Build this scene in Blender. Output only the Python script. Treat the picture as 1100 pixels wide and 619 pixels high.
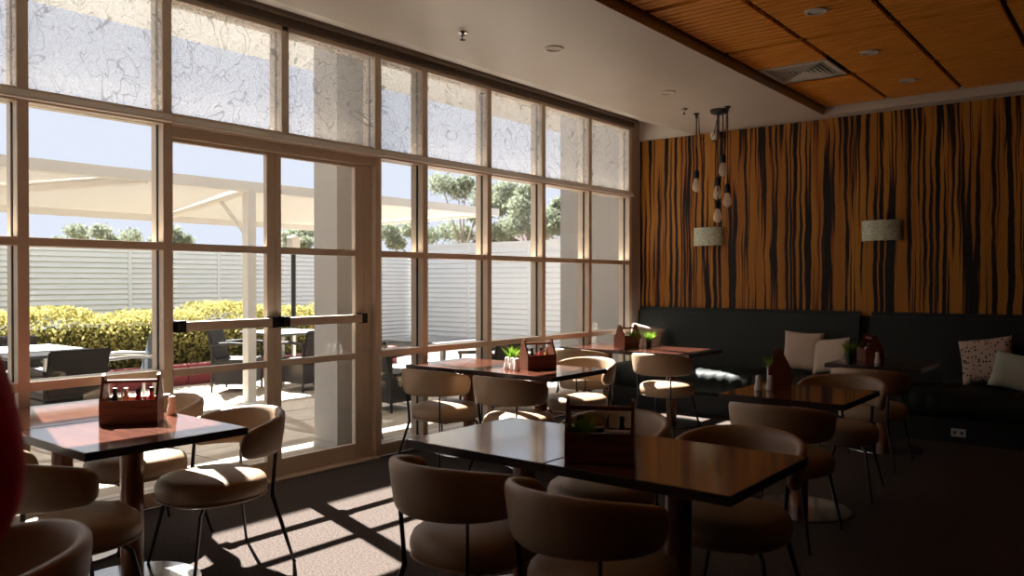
import bpy, bmesh, math, random
from mathutils import Vector, Matrix, Euler

# ------------------------------------------------------------------ scene, camera, light
for o in list(bpy.data.objects):
    bpy.data.objects.remove(o)
SC = bpy.context.scene
COL = SC.collection
R = math.radians
PI = math.pi
random.seed(7)

cam_d = bpy.data.cameras.new('camera')
cam_d.sensor_fit = 'HORIZONTAL'
cam_d.sensor_width = 36.0
cam_d.lens = 865.0 / 1100.0 * 36.0
cam_d.clip_start = 0.05
cam_d.clip_end = 400
cam_d.dof.use_dof = True
cam_d.dof.focus_distance = 5.4
cam_d.dof.aperture_fstop = 2.4
cam = bpy.data.objects.new('camera', cam_d)
COL.objects.link(cam)
cam.location = (0, 0, 1.45)
cam.rotation_euler = (PI / 2 - math.atan(7.5 / 865), 0, math.atan(690 / 865))
SC.camera = cam

world = bpy.data.worlds.new('sky')
SC.world = world
world.use_nodes = True
wn = world.node_tree.nodes
bgn = wn.get('Background') or wn.new('ShaderNodeBackground')
bgn.inputs['Color'].default_value = (0.875, 0.935, 1.09, 1)
bgn.inputs['Strength'].default_value = 1.0
outn = wn.get('World Output') or wn.new('ShaderNodeOutputWorld')
world.node_tree.links.new(bgn.outputs[0], outn.inputs[0])

sun_d = bpy.data.lights.new('sun', 'SUN')
sun_d.energy = 44.0
sun_d.angle = R(0.6)
sun_d.color = (1.0, 0.965, 0.92)
sun = bpy.data.objects.new('sun', sun_d)
COL.objects.link(sun)
SUNDIR = Vector((0.905, -0.2615, -1.0)).normalized()
sun.rotation_euler = SUNDIR.to_track_quat('-Z', 'Y').to_euler()
sun.location = (-30, 9, 35)

SC.view_settings.view_transform = 'Standard'
SC.view_settings.look = 'None'
SC.view_settings.gamma = 1.0
SC.view_settings.exposure = 0.0
SC.view_settings.use_curve_mapping = False
SC.cycles.use_denoising = True
SC.cycles.max_bounces = 12
SC.cycles.diffuse_bounces = 6
SC.cycles.transparent_max_bounces = 24
SC.cycles.sample_clamp_indirect = 8.0
SC.cycles.caustics_reflective = False
SC.cycles.caustics_refractive = False


# ------------------------------------------------------------------ materials
def lin(r, g, b):
    def f(v):
        v /= 255.0
        return v / 12.92 if v <= 0.04045 else ((v + 0.055) / 1.055) ** 2.4
    return (f(r), f(g), f(b), 1.0)


MATS = {}


def mat(name, col, rough=0.5, metal=0.0, noise=0.0, nscale=20.0, bump=0.0, bscale=200.0, spec=0.5, coat=0.0, stretch=None):
    if name in MATS:
        return MATS[name]
    m = bpy.data.materials.new(name)
    m.use_nodes = True
    nt = m.node_tree
    b = nt.nodes['Principled BSDF']
    b.inputs['Base Color'].default_value = col
    b.inputs['Roughness'].default_value = rough
    b.inputs['Metallic'].default_value = metal
    b.inputs['Specular IOR Level'].default_value = spec
    if coat:
        b.inputs['Coat Weight'].default_value = coat
        b.inputs['Coat Roughness'].default_value = 0.12
    tc = None
    if noise or bump:
        tc = nt.nodes.new('ShaderNodeTexCoord')
    src = tc.outputs['Object'] if tc else None
    if stretch and tc:
        mp = nt.nodes.new('ShaderNodeMapping')
        mp.inputs['Scale'].default_value = stretch
        nt.links.new(src, mp.inputs['Vector'])
        src = mp.outputs[0]
    if noise:
        n = nt.nodes.new('ShaderNodeTexNoise')
        n.inputs['Scale'].default_value = nscale
        n.inputs['Detail'].default_value = 5
        nt.links.new(src, n.inputs['Vector'])
        ra = nt.nodes.new('ShaderNodeMapRange')
        ra.inputs['From Min'].default_value = 0.25
        ra.inputs['From Max'].default_value = 0.75
        ra.inputs['To Min'].default_value = 1 - noise
        ra.inputs['To Max'].default_value = 1 + noise
        nt.links.new(n.outputs['Fac'], ra.inputs['Value'])
        mx = nt.nodes.new('ShaderNodeMix')
        mx.data_type = 'RGBA'
        mx.blend_type = 'MULTIPLY'
        mx.inputs[0].default_value = 1.0
        mx.inputs[6].default_value = col
        nt.links.new(ra.outputs[0], mx.inputs[7])
        nt.links.new(mx.outputs[2], b.inputs['Base Color'])
    if bump:
        n2 = nt.nodes.new('ShaderNodeTexNoise')
        n2.inputs['Scale'].default_value = bscale
        n2.inputs['Detail'].default_value = 3
        nt.links.new(src, n2.inputs['Vector'])
        bp = nt.nodes.new('ShaderNodeBump')
        bp.inputs['Strength'].default_value = bump
        bp.inputs['Distance'].default_value = 0.01
        nt.links.new(n2.outputs['Fac'], bp.inputs['Height'])
        nt.links.new(bp.outputs[0], b.inputs['Normal'])
    MATS[name] = m
    return m


def wood(name, c1, c2, rough=0.3, scale=(3, 40, 40), coat=0.0):
    if name in MATS:
        return MATS[name]
    m = bpy.data.materials.new(name)
    m.use_nodes = True
    nt = m.node_tree
    b = nt.nodes['Principled BSDF']
    b.inputs['Roughness'].default_value = rough
    if coat:
        b.inputs['Coat Weight'].default_value = coat
        b.inputs['Coat Roughness'].default_value = 0.1
    tc = nt.nodes.new('ShaderNodeTexCoord')
    mp = nt.nodes.new('ShaderNodeMapping')
    mp.inputs['Scale'].default_value = scale
    n = nt.nodes.new('ShaderNodeTexNoise')
    n.inputs['Scale'].default_value = 1.0
    n.inputs['Detail'].default_value = 6
    n.inputs['Distortion'].default_value = 0.6
    cr = nt.nodes.new('ShaderNodeValToRGB')
    cr.color_ramp.elements[0].position = 0.3
    cr.color_ramp.elements[1].position = 0.7
    cr.color_ramp.elements[0].color = c1
    cr.color_ramp.elements[1].color = c2
    nt.links.new(tc.outputs['Object'], mp.inputs['Vector'])
    nt.links.new(mp.outputs[0], n.inputs['Vector'])
    nt.links.new(n.outputs['Fac'], cr.inputs['Fac'])
    nt.links.new(cr.outputs['Color'], b.inputs['Base Color'])
    MATS[name] = m
    return m


def glass_mat(name='window_glass', tint=(0.968, 0.972, 0.970, 1)):
    m = bpy.data.materials.new(name)
    m.use_nodes = True
    nt = m.node_tree
    nt.nodes.clear()
    o = nt.nodes.new('ShaderNodeOutputMaterial')
    mix = nt.nodes.new('ShaderNodeMixShader')
    lw = nt.nodes.new('ShaderNodeLayerWeight')
    lw.inputs['Blend'].default_value = 0.5
    pw = nt.nodes.new('ShaderNodeMath')
    pw.operation = 'POWER'
    pw.inputs[1].default_value = 5.0
    nt.links.new(lw.outputs['Facing'], pw.inputs[0])
    fr = nt.nodes.new('ShaderNodeMath')
    fr.operation = 'MULTIPLY_ADD'
    fr.inputs[1].default_value = 0.90
    fr.inputs[2].default_value = 0.022
    nt.links.new(pw.outputs[0], fr.inputs[0])
    tr = nt.nodes.new('ShaderNodeBsdfTransparent')
    tr.inputs['Color'].default_value = tint
    gl = nt.nodes.new('ShaderNodeBsdfGlossy')
    gl.inputs['Roughness'].default_value = 0.0
    nt.links.new(fr.outputs[0], mix.inputs[0])
    nt.links.new(tr.outputs[0], mix.inputs[1])
    nt.links.new(gl.outputs[0], mix.inputs[2])
    nt.links.new(mix.outputs[0], o.inputs['Surface'])
    MATS[name] = m
    return m


def cloth_mat(name, col, transp, transl, lines=0.0, lscale=3.0):
    """thin fabric: part open weave (transparent), part translucent, part diffuse"""
    m = bpy.data.materials.new(name)
    m.use_nodes = True
    nt = m.node_tree
    nt.nodes.clear()
    N = nt.nodes.new
    L = nt.links.new
    o = N('ShaderNodeOutputMaterial')
    d = N('ShaderNodeBsdfDiffuse')
    d.inputs['Color'].default_value = col
    t = N('ShaderNodeBsdfTranslucent')
    t.inputs['Color'].default_value = col
    tr = N('ShaderNodeBsdfTransparent')
    m1 = N('ShaderNodeMixShader')
    m1.inputs[0].default_value = transl
    m2 = N('ShaderNodeMixShader')
    m2.inputs[0].default_value = transp
    L(d.outputs[0], m1.inputs[1])
    L(t.outputs[0], m1.inputs[2])
    L(m1.outputs[0], m2.inputs[1])
    L(tr.outputs[0], m2.inputs[2])
    L(m2.outputs[0], o.inputs['Surface'])
    if lines:
        tc = N('ShaderNodeTexCoord')
        fac = None
        oi = N('ShaderNodeObjectInfo')
        sh3 = N('ShaderNodeVectorMath')
        sh3.operation = 'SCALE'
        sh3.inputs[0].default_value = (3.0, 17.0, 9.0)
        L(oi.outputs['Random'], sh3.inputs['Scale'])
        ad3 = N('ShaderNodeVectorMath')
        ad3.operation = 'ADD'
        L(tc.outputs['Object'], ad3.inputs[0])
        L(sh3.outputs[0], ad3.inputs[1])
        for sc_, w_, di in ((lscale, 0.007, 2.4), (lscale * 2.3, 0.0065, 1.8)):
            n = N('ShaderNodeTexNoise')
            n.inputs['Scale'].default_value = sc_
            n.inputs['Detail'].default_value = 1.5
            n.inputs['Distortion'].default_value = di
            L(ad3.outputs[0], n.inputs['Vector'])
            s = N('ShaderNodeMath')
            s.operation = 'SUBTRACT'
            s.inputs[1].default_value = 0.5
            L(n.outputs['Fac'], s.inputs[0])
            a = N('ShaderNodeMath')
            a.operation = 'ABSOLUTE'
            L(s.outputs[0], a.inputs[0])
            mr = N('ShaderNodeMapRange')
            mr.inputs['From Min'].default_value = w_ * 0.4
            mr.inputs['From Max'].default_value = w_
            mr.inputs['To Min'].default_value = 1.0
            mr.inputs['To Max'].default_value = 0.0
            L(a.outputs[0], mr.inputs['Value'])
            if fac is None:
                fac = mr.outputs[0]
            else:
                mm = N('ShaderNodeMath')
                mm.operation = 'MAXIMUM'
                L(fac, mm.inputs[0])
                L(mr.outputs[0], mm.inputs[1])
                fac = mm.outputs[0]
        # fine fibres
        fn = N('ShaderNodeTexNoise')
        fn.inputs['Scale'].default_value = 60
        fn.inputs['Detail'].default_value = 4
        L(tc.outputs['Object'], fn.inputs['Vector'])
        fm = N('ShaderNodeMapRange')
        fm.inputs['From Min'].default_value = 0.3
        fm.inputs['From Max'].default_value = 0.7
        fm.inputs['To Min'].default_value = transp + 0.03
        fm.inputs['To Max'].default_value = transp - 0.03
        L(fn.outputs['Fac'], fm.inputs['Value'])
        L(fm.outputs[0], m2.inputs[0])
        ink = N('ShaderNodeBsdfDiffuse')
        ink.inputs['Color'].default_value = (0.16, 0.13, 0.10, 1)
        m3 = N('ShaderNodeMixShader')
        sc3 = N('ShaderNodeMath')
        sc3.operation = 'MULTIPLY'
        sc3.inputs[1].default_value = lines
        L(fac, sc3.inputs[0])
        L(sc3.outputs[0], m3.inputs[0])
        L(m2.outputs[0], m3.inputs[1])
        L(ink.outputs[0], m3.inputs[2])
        L(m3.outputs[0], o.inputs['Surface'])
    MATS[name] = m
    return m


def leaf_mat(name, c1, c2, transl=0.35):
    m = bpy.data.materials.new(name)
    m.use_nodes = True
    nt = m.node_tree
    nt.nodes.clear()
    N = nt.nodes.new
    L = nt.links.new
    o = N('ShaderNodeOutputMaterial')
    tc = N('ShaderNodeTexCoord')
    n = N('ShaderNodeTexNoise')
    n.inputs['Scale'].default_value = 6.0
    n.inputs['Detail'].default_value = 4
    L(tc.outputs['Object'], n.inputs['Vector'])
    cr = N('ShaderNodeValToRGB')
    cr.color_ramp.elements[0].position = 0.35
    cr.color_ramp.elements[1].position = 0.65
    cr.color_ramp.elements[0].color = c1
    cr.color_ramp.elements[1].color = c2
    L(n.outputs['Fac'], cr.inputs['Fac'])
    d = N('ShaderNodeBsdfDiffuse')
    t = N('ShaderNodeBsdfTranslucent')
    mx = N('ShaderNodeMixShader')
    mx.inputs[0].default_value = transl
    L(cr.outputs[0], d.inputs['Color'])
    L(cr.outputs[0], t.inputs['Color'])
    L(d.outputs[0], mx.inputs[1])
    L(t.outputs[0], mx.inputs[2])
    L(mx.outputs[0], o.inputs['Surface'])
    MATS[name] = m
    return m


def mural_mat():
    m = bpy.data.materials.new('striped_timber_print')
    m.use_nodes = True
    nt = m.node_tree
    b = nt.nodes['Principled BSDF']
    N = nt.nodes.new
    L = nt.links.new
    b.inputs['Roughness'].default_value = 0.55
    b.inputs['Specular IOR Level'].default_value = 0.25
    tc = N('ShaderNodeTexCoord')
    wn1 = N('ShaderNodeTexNoise')
    wn1.inputs['Scale'].default_value = 2.6
    wn1.inputs['Detail'].default_value = 2.5
    L(tc.outputs['Object'], wn1.inputs['Vector'])
    wm = N('ShaderNodeVectorMath')
    wm.operation = 'MULTIPLY_ADD'
    wm.inputs[1].default_value = (0.055, 0.0, 0.0)
    L(wn1.outputs['Color'], wm.inputs[0])
    L(tc.outputs['Object'], wm.inputs[2])
    wob = wm.outputs[0]

    def stripe(sx, sz, off, detail, p0, p1, dist=0.0):
        mp = N('ShaderNodeMapping')
        mp.inputs['Scale'].default_value = (sx, 1, sz)
        mp.inputs['Location'].default_value = (off, off * 0.7, off * 1.3)
        L(wob, mp.inputs['Vector'])
        n = N('ShaderNodeTexNoise')
        n.inputs['Scale'].default_value = 1.0
        n.inputs['Detail'].default_value = detail
        n.inputs['Roughness'].default_value = 0.5
        n.inputs['Distortion'].default_value = dist
        L(mp.outputs[0], n.inputs['Vector'])
        mr = N('ShaderNodeMapRange')
        mr.inputs['From Min'].default_value = p0
        mr.inputs['From Max'].default_value = p1
        L(n.outputs['Fac'], mr.inputs['Value'])
        return mr.outputs[0]
    a = stripe(23.0, 0.36, 3.1, 1.6, 0.458, 0.474, 0.12)
    c = stripe(44.0, 0.7, 9.7, 1.5, 0.335, 0.365, 0.1)
    mu = N('ShaderNodeMath')
    mu.operation = 'MULTIPLY'
    L(a, mu.inputs[0])
    L(c, mu.inputs[1])
    tone = stripe(5.0, 0.5, 5.5, 3.0, 0.3, 0.7)
    cr = N('ShaderNodeValToRGB')
    cr.color_ramp.elements[0].color = (0.33, 0.122, 0.015, 1)
    cr.color_ramp.elements[1].color = (0.48, 0.22, 0.030, 1)
    L(tone, cr.inputs['Fac'])
    edge = stripe(23.0, 0.36, 3.1, 1.6, 0.471, 0.511, 0.12)
    crm = N('ShaderNodeMix')
    crm.data_type = 'RGBA'
    crm.inputs[6].default_value = (0.22, 0.055, 0.012, 1)
    L(edge, crm.inputs[0])
    L(cr.outputs[0], crm.inputs[7])
    fin = N('ShaderNodeMix')
    fin.data_type = 'RGBA'
    fin.inputs[6].default_value = (0.008, 0.006, 0.007, 1)
    L(mu.outputs[0], fin.inputs[0])
    L(crm.outputs[2], fin.inputs[7])
    L(fin.outputs[2], b.inputs['Base Color'])
    MATS['mural'] = m
    return m


M_frame = mat('champagne_aluminium', (0.69, 0.585, 0.47, 1), 0.38, 0.0, 0.05, 6, spec=0.5)
M_gasket = mat('black_rubber', (0.01, 0.01, 0.01, 1), 0.6)
M_glass = glass_mat()
M_white = mat('white_plaster', (0.76, 0.72, 0.66, 1), 0.7, 0, 0.03, 3)
M_ceil = mat('white_ceiling_paint', (0.59, 0.55, 0.50, 1), 0.42, 0, 0.03, 2, spec=0.4)
M_wall = mat('beige_wall_paint', (0.42, 0.35, 0.28, 1), 0.7, 0, 0.03, 3)
M_dark = mat('dark_wall_paint', (0.05, 0.048, 0.045, 1), 0.8, 0, 0.05, 3)
M_carpet = mat('brown_grey_carpet', (0.084, 0.066, 0.057, 1), 0.95, 0, 0.55, 85, 0.6, 300, spec=0.05)
M_mural = mural_mat()
M_head = mat('dark_bronze_headrail', (0.105, 0.075, 0.05, 1), 0.6, 0, 0.3, 30)
M_head2 = mat('bronze_track', (0.20, 0.165, 0.12, 1), 0.5)
M_blind = cloth_mat('printed_sheer_blind', (0.88, 0.885, 0.885, 1), 0.74, 0.78, 0.24, 1.7)
M_leather = mat('taupe_leather', (0.345, 0.232, 0.142, 1), 0.42, 0, 0.06, 5, 0.15, 260, spec=0.45)
M_blackmetal = mat('black_steel', (0.012, 0.012, 0.013, 1), 0.35, 0.3)
M_top = wood('mahogany_top', (0.055, 0.017, 0.010, 1), (0.135, 0.044, 0.024, 1), 0.16, (4, 45, 45), 0.7)
M_edge = mat('dark_edge_band', (0.022, 0.010, 0.008, 1), 0.3)
M_ped = wood('red_brown_column', (0.17, 0.055, 0.020, 1), (0.30, 0.105, 0.035, 1), 0.28, (30, 30, 3), 0.3)
M_steel = mat('brushed_steel', (0.50, 0.50, 0.49, 1), 0.2, 1.0, 0.08, 30)
M_caddy = wood('stained_caddy_wood', (0.085, 0.022, 0.009, 1), (0.20, 0.062, 0.022, 1), 0.4, (6, 50, 50))
M_timber = wood('ceiling_timber', (0.70, 0.27, 0.035, 1), (0.88, 0.375, 0.06, 1), 0.45, (4, 30, 30))
M_black = mat('matt_black', (0.008, 0.008, 0.008, 1), 0.6)
M_banq = mat('dark_green_vinyl', (0.011, 0.016, 0.0135, 1), 0.5, 0, 0.15, 5, 0.25, 14, spec=0.3)
M_cream = mat('cream_cushion', (0.62, 0.51, 0.42, 1), 0.85, 0, 0.06, 20, 0.2, 90)
M_sage = mat('sage_cushion', (0.45, 0.50, 0.40, 1), 0.7, 0, 0.05, 10)
M_ceramic = mat('white_ceramic', (0.75, 0.72, 0.68, 1), 0.25)
M_bottle = mat('dark_bottle', (0.012, 0.010, 0.010, 1), 0.12)
M_sauce = mat('red_sauce', (0.32, 0.03, 0.02, 1), 0.25)
M_paper = mat('paper_napkin', (0.70, 0.66, 0.60, 1), 0.9)
M_amber = mat('amber_oil', (0.42, 0.24, 0.05, 1), 0.15)
M_grass = leaf_mat('pot_grass_leaf', (0.10, 0.22, 0.02, 1), (0.32, 0.48, 0.06, 1), 0.3)
M_pot = mat('black_pot', (0.015, 0.015, 0.015, 1), 0.5)
M_paver = mat('sandstone_paver', (0.46, 0.39, 0.31, 1), 0.85, 0, 0.12, 5, 0.3, 60)
M_grout = mat('dark_grout', (0.13, 0.11, 0.09, 1), 0.95)
M_fence = mat('offwhite_louvre_steel', (0.78, 0.80, 0.80, 1), 0.5)
M_post = mat('white_powdercoat', (0.68, 0.66, 0.62, 1), 0.45)
M_sail = cloth_mat('cream_shade_cloth', (0.62, 0.60, 0.55, 1), 0.05, 0.022)
M_hedge = leaf_mat('golden_hedge_leaf', (0.26, 0.24, 0.08, 1), (0.52, 0.48, 0.19, 1), 0.35)
M_hcore = mat('hedge_core_brown', (0.05, 0.05, 0.015, 1), 0.95)
M_kerb = mat('red_painted_kerb', (0.22, 0.035, 0.04, 1), 0.7, 0, 0.2, 12)
M_wicker = mat('dark_wicker', (0.016, 0.014, 0.013, 1), 0.7, 0, 0.4, 60, 0.7, 160)
M_sling = mat('blue_grey_sling', (0.06, 0.075, 0.09, 1), 0.6, 0, 0.15, 60)
M_ptop = mat('grey_patio_top', (0.085, 0.087, 0.09, 1), 0.45)
M_alu = mat('patio_aluminium', (0.55, 0.54, 0.52, 1), 0.35, 0.6)
M_euca = leaf_mat('hazed_eucalyptus_leaf', (0.17, 0.20, 0.14, 1), (0.31, 0.335, 0.25, 1), 0.38)  # haze of distance mixed into the leaf colours
M_bark = mat('pale_bark', (0.24, 0.20, 0.16, 1), 0.9, 0, 0.2, 4)
M_soil = mat('dry_ground', (0.25, 0.20, 0.15, 1), 0.95, 0, 0.15, 2)
M_roof = mat('brown_roof_tile', (0.05, 0.025, 0.02, 1), 0.8)
M_column = mat('offwhite_render', (0.37, 0.365, 0.355, 1), 0.75, 0, 0.03, 4)
M_bulb = cloth_mat('bulb_glass', (0.85, 0.74, 0.62, 1), 0.35, 0.5)
M_fil = mat('bulb_filament', (0.75, 0.55, 0.35, 1), 0.3)
M_shade = mat('sage_sconce_fabric', (0.56, 0.61, 0.49, 1), 0.7, 0, 0.45, 26, stretch=(1, 1, 3))
M_plate = mat('white_plastic', (0.60, 0.57, 0.52, 1), 0.4)
M_skin = mat('skin', (0.45, 0.27, 0.19, 1), 0.5)
M_crimson = mat('crimson_cloth', (0.85, 0.006, 0.07, 1), 0.75, 0, 0.25, 8, 0.4, 25)
M_trouser = mat('black_trouser_cloth', (0.02, 0.02, 0.025, 1), 0.85)
M_hair = mat('dark_brown_hair', (0.03, 0.016, 0.010, 1), 0.5, 0, 0.3, 60)
M_eye = mat('eye_white', (0.8, 0.78, 0.75, 1), 0.2)
M_lip = mat('lip', (0.40, 0.12, 0.10, 1), 0.4)
M_vent = mat('vent_white', (0.58, 0.55, 0.50, 1), 0.5)


def spotted_mat():
    m = bpy.data.materials.new('spotted_cushion_fabric')
    m.use_nodes = True
    nt = m.node_tree
    b = nt.nodes['Principled BSDF']
    b.inputs['Roughness'].default_value = 0.9
    tc = nt.nodes.new('ShaderNodeTexCoord')
    mp = nt.nodes.new('ShaderNodeMapping')
    mp.inputs['Scale'].default_value = (36, 1, 36)
    v = nt.nodes.new('ShaderNodeTexVoronoi')
    v.inputs['Randomness'].default_value = 0.55
    v.inputs['Scale'].default_value = 1.0
    cr = nt.nodes.new('ShaderNodeValToRGB')
    cr.color_ramp.elements[0].position = 0.33
    cr.color_ramp.elements[1].position = 0.38
    cr.color_ramp.elements[0].color = (0.06, 0.03, 0.03, 1)
    cr.color_ramp.elements[1].color = (0.60, 0.46, 0.37, 1)
    nt.links.new(tc.outputs['Object'], mp.inputs[0])
    nt.links.new(mp.outputs[0], v.inputs['Vector'])
    nt.links.new(v.outputs['Distance'], cr.inputs[0])
    nt.links.new(cr.outputs[0], b.inputs['Base Color'])
    return m


M_spot = spotted_mat()


# ------------------------------------------------------------------ mesh helpers
def finish(bm, name, smooth=35):
    bmesh.ops.recalc_face_normals(bm, faces=bm.faces)
    me = bpy.data.meshes.new(name)
    bm.to_mesh(me)
    bm.free()
    if smooth:
        me.shade_smooth()
        me.set_sharp_from_angle(angle=R(smooth))
    return me


def link(name, me, m, parent=None, loc=None, rot=None):
    o = bpy.data.objects.new(name, me)
    COL.objects.link(o)
    if m is not None and len(me.materials) == 0:
        me.materials.append(m)
    if parent is not None:
        o.parent = parent
    if loc is not None:
        o.location = loc
    if rot is not None:
        o.rotation_euler = rot
    return o


def obj(name, bm, m, parent=None, smooth=35, loc=None, rot=None):
    return link(name, finish(bm, name, smooth), m, parent, loc, rot)


def box(bm, x0, x1, y0, y1, z0, z1, bev=0.0, seg=2):
    r = bmesh.ops.create_cube(bm, size=1.0)
    vs = r['verts']
    for v in vs:
        v.co = Vector((x0 + (v.co.x + .5) * (x1 - x0), y0 + (v.co.y + .5) * (y1 - y0), z0 + (v.co.z + .5) * (z1 - z0)))
    if bev:
        es = list({e for v in vs for e in v.link_edges})
        bmesh.ops.bevel(bm, geom=es, offset=bev, segments=seg, affect='EDGES', profile=0.5)
    return bm


def B(x0, x1, y0, y1, z0, z1, bev=0.0, seg=2):
    return box(bmesh.new(), x0, x1, y0, y1, z0, z1, bev, seg)


def lathe(bm, prof, n=24, cx=0, cy=0):
    rings = []
    for r, z in prof:
        if r < 1e-6:
            rings.append([bm.verts.new((cx, cy, z))])
        else:
            rings.append([bm.verts.new((cx + r * math.cos(2 * PI * i / n), cy + r * math.sin(2 * PI * i / n), z)) for i in range(n)])
    for a, b in zip(rings[:-1], rings[1:]):
        for i in range(n):
            j = (i + 1) % n
            if len(a) == 1 and len(b) == 1:
                continue
            if len(a) == 1:
                bm.faces.new((a[0], b[i], b[j]))
            elif len(b) == 1:
                bm.faces.new((a[i], a[j], b[0]))
            else:
                bm.faces.new((a[i], a[j], b[j], b[i]))
    for rg in (rings[0], rings[-1]):
        if len(rg) > 1:
            bm.faces.new(rg)
    return bm


def tube(bm, pts, rad, n=8, cap=True):
    pts = [Vector(p) for p in pts]
    rads = rad if isinstance(rad, (list, tuple)) else [rad] * len(pts)
    rings = []
    t0 = (pts[1] - pts[0]).normalized()
    ref = Vector((0, 0, 1)) if abs(t0.z) < 0.9 else Vector((1, 0, 0))
    for i, p in enumerate(pts):
        if i == 0:
            t = pts[1] - pts[0]
        elif i == len(pts) - 1:
            t = pts[-1] - pts[-2]
        else:
            t = (pts[i + 1] - pts[i]).normalized() + (pts[i] - pts[i - 1]).normalized()
        t.normalize()
        u = t.cross(ref)
        if u.length < 1e-4:
            u = t.cross(Vector((0, 1, 0)))
        u.normalize()
        w = t.cross(u)
        rings.append([bm.verts.new(p + (u * math.cos(2 * PI * k / n) + w * math.sin(2 * PI * k / n)) * rads[i]) for k in range(n)])
    for a, b in zip(rings[:-1], rings[1:]):
        for k in range(n):
            j = (k + 1) % n
            bm.faces.new((a[k], a[j], b[j], b[k]))
    if cap:
        bm.faces.new(rings[0])
        bm.faces.new(rings[-1])
    return bm


def prism(bm, outline, axis, t0, t1):
    """outline: list of 2D points; extruded along axis ('x','y','z') from t0 to t1"""
    def p(a, b, t):
        return {'x': (t, a, b), 'y': (a, t, b), 'z': (a, b, t)}[axis]
    v0 = [bm.verts.new(p(a, b, t0)) for a, b in outline]
    v1 = [bm.verts.new(p(a, b, t1)) for a, b in outline]
    n = len(outline)
    bm.faces.new(v0)
    bm.faces.new(v1)
    for i in range(n):
        j = (i + 1) % n
        bm.faces.new((v0[i], v0[j], v1[j], v1[i]))
    return bm


def thing(name, label, cat, loc=(0, 0, 0), rotz=0.0, group=None, kind=None):
    o = bpy.data.objects.new(name, None)
    COL.objects.link(o)
    o.empty_display_size = 0.1
    o.location = loc
    o.rotation_euler = (0, 0, rotz)
    o['label'] = label
    o['category'] = cat
    if group:
        o['group'] = group
    if kind:
        o['kind'] = kind
    return o


def tag(o, label, cat, group=None, kind=None):
    o['label'] = label
    o['category'] = cat
    if group:
        o['group'] = group
    if kind:
        o['kind'] = kind
    return o


def dup(root, loc, rotz, label, group=None):
    r = root.copy()
    COL.objects.link(r)
    r.location = loc
    r.rotation_euler = (0, 0, rotz)
    r['label'] = label
    if group:
        r['group'] = group
    for ch in list(root.children):
        c = ch.copy()
        COL.objects.link(c)
        c.parent = r
        for g in list(ch.children):
            d = g.copy()
            COL.objects.link(d)
            d.parent = c
    return r


def struct(name, bm, m, label, cat, smooth=35):
    o = obj(name, bm, m, None, smooth)
    return tag(o, label, cat, kind='structure')


def struct_empty(name, label, cat):
    return thing(name, label, cat, kind='structure')


# ------------------------------------------------------------------ room shell
XW = -4.99      # inner face of the window frames
YB = 8.77       # back wall
XR = 3.6        # far dark side of the room
YN = -4.6       # wall behind the camera
ZC = 3.177      # flat ceiling
ZT = 3.43       # ceiling at the window head

struct('floor', B(-4.99, XR, YN, YB, -0.1, 0.0), M_carpet, 'dark brown-grey carpet over the whole dining room floor', 'carpet')
bm = B(-5.02, XR, YB + 0.012, YB + 0.2, 0, 3.6)
struct('wall_back', bm, M_white, 'plain off-white wall strip above the striped mural', 'wall')
struct('wall_mural', B(-4.975, XR, YB, YB + 0.012, 0, 3.172), M_mural, 'orange and black vertical striped timber-print mural wall', 'wall')
struct('wall_side', B(XR, XR + 0.2, YN - 0.2, YB + 0.2, 0, 3.6), M_dark, 'dark painted wall on the shaded side of the room', 'wall')
struct('wall_near', B(-5.2, XR + 0.2, YN - 0.2, YN, 0, 3.6), M_dark, 'dark painted wall at the near end of the room', 'wall')
bm = B(-5.16, XW, YN, -0.775, 0, 3.6)
struct('wall_window', bm, M_wall, 'beige wall beside the glazing at its near end', 'wall')
struct('wall_corner', B(-5.16, XW, 8.60, YB + 0.012, 0, 3.44), M_wall, 'narrow beige wall pier between glazing and mural', 'wall')
struct('wall_above', B(-5.16, XW, -0.775, 8.60, 3.405, 4.35), M_column, 'wall over the window head under the eave', 'wall')

# flat white ceiling, raked strip along the windows, border strip at the mural
bm = bmesh.new()
box(bm, -4.25, -2.70, YN, YB, ZC, 3.6)
box(bm, -2.70, XR, 8.60, YB, ZC, 3.6)
v = [bm.verts.new(c) for c in ((-4.25, YN, ZC), (-4.25, YB, ZC), (XW, YB, ZT), (XW, YN, ZT))]
w_ = [bm.verts.new((c.co.x, c.co.y, 3.6)) for c in v]
bm.faces.new(v)
bm.faces.new(w_)
for i in range(4):
    j = (i + 1) % 4
    bm.faces.new((v[i], v[j], w_[j], w_[i]))
struct('ceiling', bm, M_ceil, 'smooth off-white ceiling between the windows and the timber recess', 'ceiling', 20)
# timber recess
tim = struct('ceiling', B(-2.70, XR, YN, 8.60, 3.29, 3.6), M_black, 'recessed ceiling of slotted orange timber panels in a black grid', 'ceiling')
XL = [-2.69, -2.07, -1.42, -0.78, -0.13, 0.52, 1.17, 1.82, 2.47, 3.12]
YL = [8.595, 7.36, 6.08, 4.80, 3.52, 2.24, 0.96, -0.32, -1.60, -2.88, -4.16]


def panel_mesh(w, l):
    bm = bmesh.new()
    box(bm, 0, w, 0, l, 0.030, 0.034)
    for f in bm.faces:
        f.material_index = 1
    n = max(1, round((l - 0.09) / 0.08))
    p = (l - 0.09) / n
    box(bm, 0, w, 0, 0.045, 0.0, 0.0298)
    box(bm, 0, w, l - 0.045, l, 0.0, 0.0298)
    for i in range(n):
        box(bm, 0, w, 0.045 + i * p + 0.010, 0.045 + (i + 1) * p - 0.010, 0.0, 0.0298)
    me = finish(bm, 'ceiling_panel', 0)
    me.materials.append(M_timber)
    me.materials.append(M_slot)
    return me


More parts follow.
